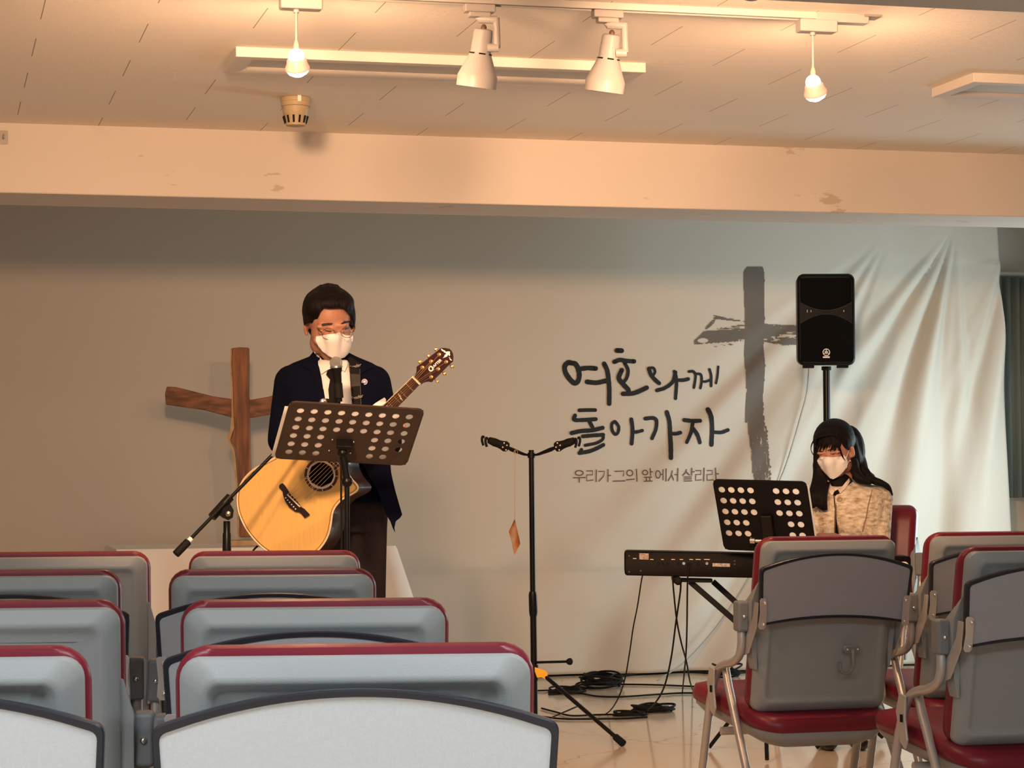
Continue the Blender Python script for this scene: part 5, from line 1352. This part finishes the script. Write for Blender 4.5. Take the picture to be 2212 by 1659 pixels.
# shirt, tie
g = G(); torso(g, [(778, 688, 756, .062, .015), (792, 664, 772, .08, .015), (830, 650, 795, .116, .005), (880, 650, 795, .122, 0), (960, 660, 800, .115, .01), (1040, 668, 812, .11, .02)], MD)
sh = emit('shirt', fuse(g, .006, 3), M_['shirt'], man, smooth=180)
ST = world_tree(sh, man_body)
col1 = [z1(*p) for p in [(612,790),(640,820),(700,880),(750,920),(775,955),(740,970),(680,1010),(668,960),(645,900),(622,840)]]
col2 = [z1(*p) for p in [(790,955),(850,900),(900,860),(935,825),(940,860),(930,930),(905,985),(870,960),(830,950)]]
for c in (col1, col2): emit('shirt_collar', drape(c, ST, .004, .003, 3, offf=lambda x, y: .004), M_['shirt'], sh, smooth=50)
tie = [z1(*p) for p in [(758,955),(800,962),(835,955),(840,985),(822,1020),(850,1150),(862,1240),(868,1420),(760,1420),(755,1240),(748,1160),(765,1060),(728,1015),(735,985)]]
emit('necktie', drape(tie, ST, .005, .004, 3), M_['blackm'], man, smooth=50)
# jacket
g = G()
torso(g, [(760, 690, 750, .045, .045), (772, 664, 774, .065, .035), (785, 630, 806, .080, .03), (802, 610, 828, .095, .025), (830, 603, 838, .120, .015), (880, 606, 836, .138, .005), (940, 622, 834, .138, .01), (1000, 640, 838, .130, .02), (1060, 655, 846, .128, .025), (1085, 660, 850, .130, .025)], MD, e=2.6)
capsule(g, SHO_R, ELB_R, .060, .054); capsule(g, ELB_R, WR_R+(ELB_R-WR_R)*.12, .052, .038)
capsule(g, SHO_L, ELB_L, .058, .052); capsule(g, ELB_L, WR_L+(ELB_L-WR_L)*.10, .050, .038)
ball(g, A(636, 820, .02), .052); ball(g, A(806, 822, .02), .050)
vcut = [z1(*p) for p in [(615,740),(640,850),(668,950),(700,1130),(720,1260),(740,1500),(990,1500),(985,1300),(975,1200),(960,1050),(945,950),(940,830),(930,700)]]
cv = prism(G(), vcut, lambda x, y: at(x, y, MD-.5), lambda x, y: at(x, y, MD-.03))
jk = emit('suit_jacket', fuse(g, .007, 3, cuts=(cv,)), M_['navy'], man, smooth=60)
JT = world_tree(jk, sh)
for P in ([(612,770),(600,800),(560,850),(520,880),(500,930),(555,960),(590,985),(600,1020),(640,1140),(680,1260),(718,1330),(706,1200),(685,1050),(660,940),(640,860)],
          [(945,830),(985,860),(1040,880),(1120,900),(1180,940),(1110,975),(1060,1010),(1035,1130),(1000,1260),(985,1330),(980,1200),(965,1050),(950,930)]):
    emit('lapel', drape([z1(*p) for p in P], JT, .003, .004, 4), M_['navy'], jk, smooth=50)
# hanging front flap of the jacket
def slab2(poly, d0, th, fx=None):
    return prism(G(), poly, lambda x, y: at(x, y, d0+(fx(x, y) if fx else 0)), lambda x, y: at(x, y, d0+th+(fx(x, y) if fx else 0)))
flap = [(772,985),(842,985),(845,1020),(848,1035),(854,1060),(862,1088),(869,1112),(864,1119),(855,1126),(852,1140),(854,1152),(848,1140),(843,1126),(834,1112),(826,1090),(815,1060),(800,1035),(786,1010)]
emit('jacket_front', slab2(flap, MD-.135, .02, lambda x, y: .03*(x-800)/60), M_['navy'], jk, bevel=.004)
emit('shirt_cuff', tube(G(), [WR_L+(ELB_L-WR_L)*.16, WR_L+(WR_L-ELB_L)*.04], [.038, .036], 18), M_['shirt'], man, smooth=50)
emit('shirt_cuff', tube(G(), [WR_R+(ELB_R-WR_R)*.16, WR_R+(WR_R-ELB_R)*.06], [.036, .034], 18), M_['shirt'], man, smooth=50)
emit('cuff_fold', drape([z1(*p) for p in [(1170,1315),(1215,1275),(1285,1232),(1300,1250),(1300,1290),(1255,1345),(1180,1345)]], JT, .02, .004, 3), M_['shirt'], man, smooth=50)
# trousers and shoes
g = G(); torso(g, [(1020, 672, 822, .10, .02), (1060, 668, 834, .112, .02), (1110, 672, 838, .115, .02), (1150, 680, 836, .10, .02)], MD)
for (hx_, kx), sx in zip(HIPX, (-1, 1)):
    a = A(hx_+sx*0, 1110, .02); k_ = A(kx, 1400, .0); fz_ = Vector((A(kx+sx*4, 1680, .02).x, A(kx+sx*4, 1680, .02).y, .07)); capsule(g, a, k_, .078, .062); capsule(g, k_, fz_, .062, .052)
emit('trousers', fuse(g, .008, 3), M_['trouser'], man, smooth=180)
for (hx_, kx), sx in zip(HIPX, (-1, 1)):
    f_ = A(kx+sx*4, 1680, .02); f_.z = .04; g = G(); ball(g, f_-Fh*.07, (.048, .135, .042), Matrix.Rotation(-YAW, 3, 'Z'), 18, 12); ball(g, f_+Fh*.03+Z*.02, (.04, .06, .045), Matrix.Rotation(-YAW, 3, 'Z'), 14, 10)
    flo = box(G(), (f_.x, f_.y, -.1), (1, 1, .2)); emit('shoe', fuse(g, .006, 2, cuts=(flo,)), M_['black'], man, smooth=60)
# strap with small marks, badge
st = [z1(*p) for p in [(935,845),(975,850),(1010,880),(1045,905),(1052,960),(1060,1100),(1065,1340),(978,1340),(962,1150),(952,1000),(945,900)]]
sp_ = drape(st, JT, .008, .003, 4); strap = emit('guitar_strap', sp_, mat('strap_weave', (.010, .009, .009), .8, spec=.15), smooth=50); MW[strap.name] = Matrix.Identity(4)
tag(strap, 'dark guitar strap over the shoulder of the man in the suit', 'strap')
def strapf(px, py): return drape([(px-3, py-3), (px+3, py-3), (px+3, py+3), (px-3, py+3)], JT, .012, .0, 3)
SB = BVHTree.FromPolygons(sp_.v, sp_.f)
emit('strap_patch', drape([z1(*p) for p in [(962,1005),(1050,1012),(1058,1120),(968,1130)]], SB, .0006, .0008, 4), mat('grey_patch', (.045, .042, .04), .6, spec=.2), strap)
for P in ([(952,930),(1048,960),(1050,966),(954,936)], [(978,1235),(1058,1225),(1058,1230),(978,1241)]): pass
e_ = []
for x in ((948, 905), (1052, 965)): pass
for (a, b) in (((948,905),(976,1338)), ((1047,960),(1061,1338))):
    P = [z1(*a), z1(a[0]+4, a[1]), z1(b[0]+4, b[1]), z1(*b)]; emit('strap_stitching', drape(P, SB, .0005, .0006, 4), mat('grey_stitch', (.10, .09, .085), .6), strap)
def on_tree(px, py, tree, o): 
    h = tree.ray_cast(CAM, ray(px, py).normalized()); return h[0]-ray(px, py).normalized()*o if h[0] else at(px, py, MD-.13)
for (x, y) in ((1000, 935), (1018, 1232)):
    emit('strap_lettering', text_mesh('Fender', on_tree(*z1(x, y), SB, .002), Rh*.97+Z*.25, Z-Rh*.25, .015, bold=.0002, shear=.3), mat('silver_thread', (.25, .23, .21), .5), strap)
bp0 = on_tree(*z1(1095, 1084), JT, .001)
bdg = lathe(G(), bp0, -Fh, [(.0102, 0), (.0102, .002), (.0085, .003), (.001, .003)], 20); bg = emit('lapel_badge', bdg, mat('violet_badge', (.22, .17, .40), .35), smooth=40); MW[bg.name] = Matrix.Identity(4)
tag(bg, "small round violet and white badge on the man's lapel", 'badge')
emit('badge_rim', tube(G(), [bp0-Fh*.003+(Rh*cos(2*pi*k/20)+Z*sin(2*pi*k/20))*.0088 for k in range(20)], .0012, 6, closed=True), M_['white'], bg, smooth=60)
emit('badge_mark', box(G(), bp0-Fh*.0035, (.008, .001, .004), Matrix.Rotation(-YAW, 3, 'Z')), M_['white'], bg)

# ------------------------------------------------------------------ the pianist
WDp = 9.25
def Bq(x, y, dd=0): return at(x, y, WDp+dd)
def z6(x, y): return (1660+x/5.185, 880+y/5.184)
wr = Bq(1840, 1560); wom = thing('person', 'woman with long dark hair, mask and cream tweed jacket seated at the keyboard', 'person', (wr.x, wr.y, 0))
hw = Bq(1803, 975, 0)
WT = Matrix((Rh, Fh, Z)).transposed() @ Matrix.Rotation(radians(-26), 3, 'Z') @ Matrix.Rotation(radians(22), 3, 'X') @ Matrix.Rotation(radians(-4), 3, 'Y')
g, WH = head(hw, WT, .93)
capsule(g, WH(0, .02, -.05), Bq(1822, 1052, .03), .045, .048)
torso(g, [(1052, 1775, 1880, .05, .03), (1062, 1768, 1905, .065, .03), (1110, 1775, 1905, .085, .02), (1170, 1785, 1905, .085, .03), (1230, 1785, 1915, .09, .05), (1300, 1780, 1925, .10, .06), (1350, 1790, 1915, .09, .06)], WDp, ang=radians(-15))
wSL, wEL, wWL = Bq(1897, 1078, .02), Bq(1893, 1182, -.06), Bq(1815, 1168, -.20)
wSR, wER, wWR = Bq(1775, 1082, .04), Bq(1752, 1180, -.02), Bq(1738, 1190, -.20)
for a, b, c in ((wSL, wEL, wWL), (wSR, wER, wWR)): capsule(g, a, b, .040, .033); capsule(g, b, c, .032, .021)
hand(g, Bq(1790, 1158, -.25), -Rh*.85+Z*.02-Fh*.3, -Z-Rh*.2, .92, (.35, .4, .4, .45), thumb=-1); capsule(g, wWL, Bq(1800, 1161, -.23), .021, .019)
hand(g, Bq(1715, 1192, -.24), -Rh*.8-Fh*.4, -Z, .92, (.3, .35, .35, .4), thumb=1); capsule(g, wWR, Bq(1722, 1191, -.23), .021, .019)
for s in (-1, 1):
    hp = Bq(1855+s*32, 1340, .04); kn_ = Bq(1815+s*34, 1345, -.36); ft = Vector((kn_.x, kn_.y, .09))+Fh*.04
    capsule(g, hp, kn_, .07, .05); capsule(g, kn_, ft, .048, .032); ball(g, ft-Fh*.07-Z*.05, (.03, .09, .025), Matrix.Rotation(-YAW, 3, 'Z'))
wb = emit('body', fuse(g, .005, 3), M_['skinf'], wom, smooth=180)
WTREE = world_tree(wb)
mk = [z6(*p) for p in [(530,570),(570,560),(640,552),(720,558),(800,552),(845,535),(872,560),(888,600),(885,640),(865,690),(820,745),(765,785),(725,805),(690,795),(640,745),(590,690),(555,635)]]
face_bits(wom, WTREE, [[z6(*p) for p in [(540,498),(570,488),(605,490),(605,500),(570,500)]], [z6(*p) for p in [(660,478),(710,462),(760,465),(760,475),(710,474),(670,488)]]],
  [[z6(*p) for p in [(545,520),(575,530),(605,526),(575,540)]], [z6(*p) for p in [(680,512),(720,522),(765,500),(725,530)]]], mk, None,
  [[at(*z6(872, 560), WDp-.09), at(*z6(888, 520), WDp-.06), at(*z6(902, 478), WDp-.035)], [at(*z6(872, 680), WDp-.085), at(*z6(890, 625), WDp-.06), at(*z6(915, 590), WDp-.04)]], brow_m, mask_tree(wb, WH, WT, .93))
# hair: cap, long falls and fringe
g = G()
ball(g, WH(0, .022, .045), (.084, .098, .086), WT, 24, 16); ball(g, WH(0, -.03, .075), (.062, .06, .045), WT, 16, 12)
def lockp(pts, r, n=5):
    P = cr(pts, n); m = len(P)
    for i in range(m-1):
        t0, t1 = i/(m-1), (i+1)/(m-1); f = lambda t: r[0]+(r[1]-r[0])*min(1, t*2) if t < .5 else r[1]+(r[2]-r[1])*(t-.5)*2
        capsule(g, P[i], P[i+1], f(t0), f(t1), 10)
Bz = lambda x, y, dd=0: at(*z6(x, y), WDp+dd)
for k in range(4):
    lockp([Bz(560+14*k, 360, -.02+.01*k), Bz(560+22*k, 560, -.0), Bz(560+26*k, 760, -.03), Bz(505+36*k, 960, -.085), Bz(500+40*k, 1060+22*k, -.10)], (.020, .024, .012))
lockp([Bz(532, 640, -.0), Bz(540, 800, -.03), Bz(490, 980, -.08), Bz(490, 1110, -.09)], (.014, .018, .010))
lockp([Bz(600, 1000, -.10), Bz(600, 1100, -.105), Bz(650, 1135, -.105)], (.022, .018, .006))
for k in range(5):
    lockp([Bz(930+10*k, 360, .02+.015*k), Bz(985+8*k-(4-k)*4, 560, .02+.012*k), Bz(1015+14*k-(4-k)*10, 720, .02), Bz(1050+28*k-(4-k)*12, 800-6*k, -.01)], (.022, .026, .012))
lockp([Bz(1060, 690, .0), Bz(1150, 800, -.03), Bz(1260, 845, -.055), Bz(1345, 890, -.06), Bz(1390, 985, -.05)], (.020, .014, .004))
lockp([Bz(1060, 720, .03), Bz(1160, 815, .0), Bz(1290, 870, -.03), Bz(1380, 950, -.03)], (.020, .013, .004))
lockp([Bz(950, 620, -.02), Bz(970, 730, -.045), Bz(1030, 800, -.062), Bz(1130, 832, -.07)], (.022, .024, .014))
ball(g, Bz(900, 500, .06), (.07, .05, .11), None, 16, 12)
for k in range(30):
    a = k*2*pi/30; ridge(WH, WT, .084, .098, .087, (0, .022, .045), [(.006*cos(a), .02, .09), (.05*cos(a), .05*sin(a)+.01, .07), (.08*cos(a), .09*sin(a), .02), (.08*cos(a), .09*sin(a), -.02)], random.uniform(.003, .0065))
for k in range(9):
    x = 515+k*16; e_y = 1120+random.uniform(-22, 16)
    lockp([Bz(548+8*k, 400, -.05), Bz(550+9*k, 640, -.045), Bz(540+12*k, 800, -.06), Bz(x-20+2*k, 960, -.112), Bz(x-18+4*k, e_y, -.118)], (.006, .007, .003))
fc = [z6(*p) for p in [(532,700),(518,560),(500,470),(512,395),(545,350),(600,330),(680,318),(740,320),(790,350),(830,420),(850,455),(905,490),(925,430),(960,428),(985,470),(980,530),(950,585),(930,620),(938,700),(935,790),(860,900),(640,900)]]
cut = prism(G(), fc, lambda x, y: at(x, y, WDp-.5), lambda x, y: at(x, y, WDp-.028))
# keep the front lock: only cut above the collar and right of the lock
fc = [z6(*p) for p in [(560,640),(530,560),(505,470),(515,395),(548,350),(600,330),(680,318),(740,320),(790,350),(830,420),(855,455),(900,480),(920,432),(955,428),(985,470),(980,530),(950,585),(930,620),(945,700),(935,800),(800,860),(660,830),(610,740)]]
cut = prism(G(), fc, lambda x, y: at(x, y, WDp-.5), lambda x, y: at(x, y, WDp-.022))
whr = emit('hair', fuse(g, .0035, 3, cuts=(cut,)), M_['hair'], wom, smooth=60)
g = G()
FT = world_tree(wb)
def fr(pts, w=.0022):
    P = []
    for x, y in pts:
        h = FT.ray_cast(CAM, ray(*z6(x, y)).normalized()); d = (h[0]-CAM).dot(FW) if h[0] else WDp-.07
        P.append(at(*z6(x, y), min(d, WDp-.03)-.006))
    tube(g, cr(P, 4), [w*1.3, w*.4], 6)
random.seed(3)
for k in range(80):
    x = 515+k*3.6; top_ = 330+abs(k-41)*.7; L_ = (455+random.uniform(-25, 45))
    if 14 < k < 52 and random.random() < .25: L_ -= 50
    fr([(x+30-k*.17, top_-8), (x+12, (top_+L_)/2), (x-4+random.uniform(-8, 8), L_)], random.uniform(.0012, .0026))
for k in range(4): fr([(740+k*6, 330), (780+k*5, 430), (815+k*4, 530), (855+k*3, 590), (890, 608-k*3)], .0022)
for k in range(3): fr([(520-k*5, 360), (485-k*2, 420), (478, 480), (500+k*3, 530), (530, 552)], .0018)
emit('fringe', g, M_['hair'], whr, smooth=60)
# turtleneck, jacket
g = G(); capsule(g, Bq(1812, 1046, .01), Bq(1820, 1060, .02), .056, .062); torso(g, [(1056, 1780, 1876, .07, .02), (1080, 1770, 1890, .09, .01), (1180, 1775, 1895, .098, .01), (1300, 1775, 1905, .10, .04)], WDp)
wt = emit('turtleneck', fuse(g, .0055, 3), M_['blackm'], wom, smooth=180)
mtw = mat('cream_tweed', (.60, .50, .38), .95, bump=1.0, bscale=160); nt, b = nodes(mtw)
tc = nt.nodes.new('ShaderNodeTexCoord'); mp = nt.nodes.new('ShaderNodeMapping'); mp.inputs['Scale'].default_value = (.6, .6, 1.5); nt.links.new(tc.outputs['Object'], mp.inputs[0])
n1 = nt.nodes.new('ShaderNodeTexNoise'); n1.inputs['Scale'].default_value = 60; n1.inputs['Detail'].default_value = 5; nt.links.new(mp.outputs[0], n1.inputs['Vector'])
rp = nt.nodes.new('ShaderNodeValToRGB'); e = rp.color_ramp.elements; e[0].position = .30; e[0].color = (.34, .25, .17, 1); e[1].position = .50; e[1].color = (.62, .52, .40, 1); k = e.new(.68); k.color = (.78, .72, .62, 1)
nt.links.new(n1.outputs['Fac'], rp.inputs[0]); nt.links.new(rp.outputs[0], b.inputs['Base Color'])
g = G(); torso(g, [(1040, 1790, 1862, .055, .04), (1050, 1770, 1890, .075, .03), (1060, 1760, 1908, .092, .02), (1090, 1757, 1912, .112, .01), (1150, 1760, 1908, .122, .0), (1200, 1762, 1908, .125, .02), (1260, 1760, 1915, .125, .03)], WDp, e=2.5)
capsule(g, wSL, wEL, .060, .054); capsule(g, wEL, wWL+(wEL-wWL)*.1, .052, .040); ball(g, Bq(1895, 1080, .02), .060)
capsule(g, wSR, wER, .058, .052); capsule(g, wER, wWR+(wER-wWR)*.1, .050, .038); ball(g, Bq(1778, 1085, .03), .056)
vc = [z6(*p) for p in [(640,740),(700,860),(745,935),(722,975),(728,1000),(742,1150),(735,1450),(790,1600),(860,1600),(800,1480),(775,1330),(758,1200),(745,1000),(760,980),(800,965),(778,920),(850,870),(930,760),(900,650),(660,650)]]
cv = prism(G(), vc, lambda x, y: at(x, y, WDp-.5), lambda x, y: at(x, y, WDp-.045))
wj = emit('tweed_jacket', fuse(g, .006, 3, cuts=(cv,)), mtw, wom, smooth=60)
WJ = world_tree(wj, wt)
for P in ([(650,800),(672,815),(700,870),(738,935),(735,945),(720,985),(700,975),(668,930),(655,870)], [(905,790),(915,830),(885,872),(866,905),(800,965),(792,950),(778,915),(830,880),(872,828)]):
    emit('stand_collar', drape([z6(*p) for p in P], WJ, .004, .004, 3), mat('cream_band', (.72, .64, .54), .9), wj, smooth=50)
for pts in ([(1160, 925), (1140, 1010), (1115, 1110), (1095, 1230), (1070, 1310), (1055, 1395)], [(735, 985), (748, 1060), (752, 1180), (748, 1300), (740, 1450)], [(745, 1000), (757, 1100), (762, 1200), (778, 1330), (800, 1470)]):
    emit('jacket_seam', tube(G(), cr([on_tree(*z6(*p), WJ, .0008) for p in pts], 4), .0022, 6), mat('tweed_seam', (.22, .16, .11), .9), wj, smooth=60)
for x, y in ((795, 1030), (820, 1398)):
    c = on_tree(*z6(x, y), WJ, .002); emit('button', lathe(G(), c, -Fh, [(.0115, 0), (.0115, .003), (.008, .005), (.004, .0035), (.001, .0035)], 18), mat('horn_button', (.36, .27, .17), .4), wj, smooth=40)
g = torso(G(), [(1280, 1770, 1925, .12, .03), (1345, 1775, 1930, .15, -.02), (1365, 1780, 1925, .15, -.04)], WDp); shs = []
for s_ in (-1, 1):
    hp = Bq(1855+s_*32, 1345, .04); kn_ = Bq(1815+s_*34, 1350, -.36); ft = Vector((kn_.x, kn_.y, .07))+Fh*.04
    capsule(g, hp, kn_, .082, .064); capsule(g, kn_, ft, .062, .050); shs.append(ft)
emit('trousers', fuse(g, .008, 3), M_['blackm'], wom, smooth=180)
for ft in shs:
    g = ball(G(), Vector((ft.x, ft.y, .035))-Fh*.08, (.042, .12, .04), Matrix.Rotation(-YAW, 3, 'Z'), 18, 12)
    emit('shoe', fuse(g, .006, 2, cuts=(box(G(), (ft.x, ft.y, -.1), (1, 1, .2)),)), M_['black'], wom, smooth=60)
c = Bz(905, 608, -.05); emit('earring', ball(G(), Bz(916, 600, -.055), .0035, seg=10, rings=6), M_['steel'], wom, smooth=180)
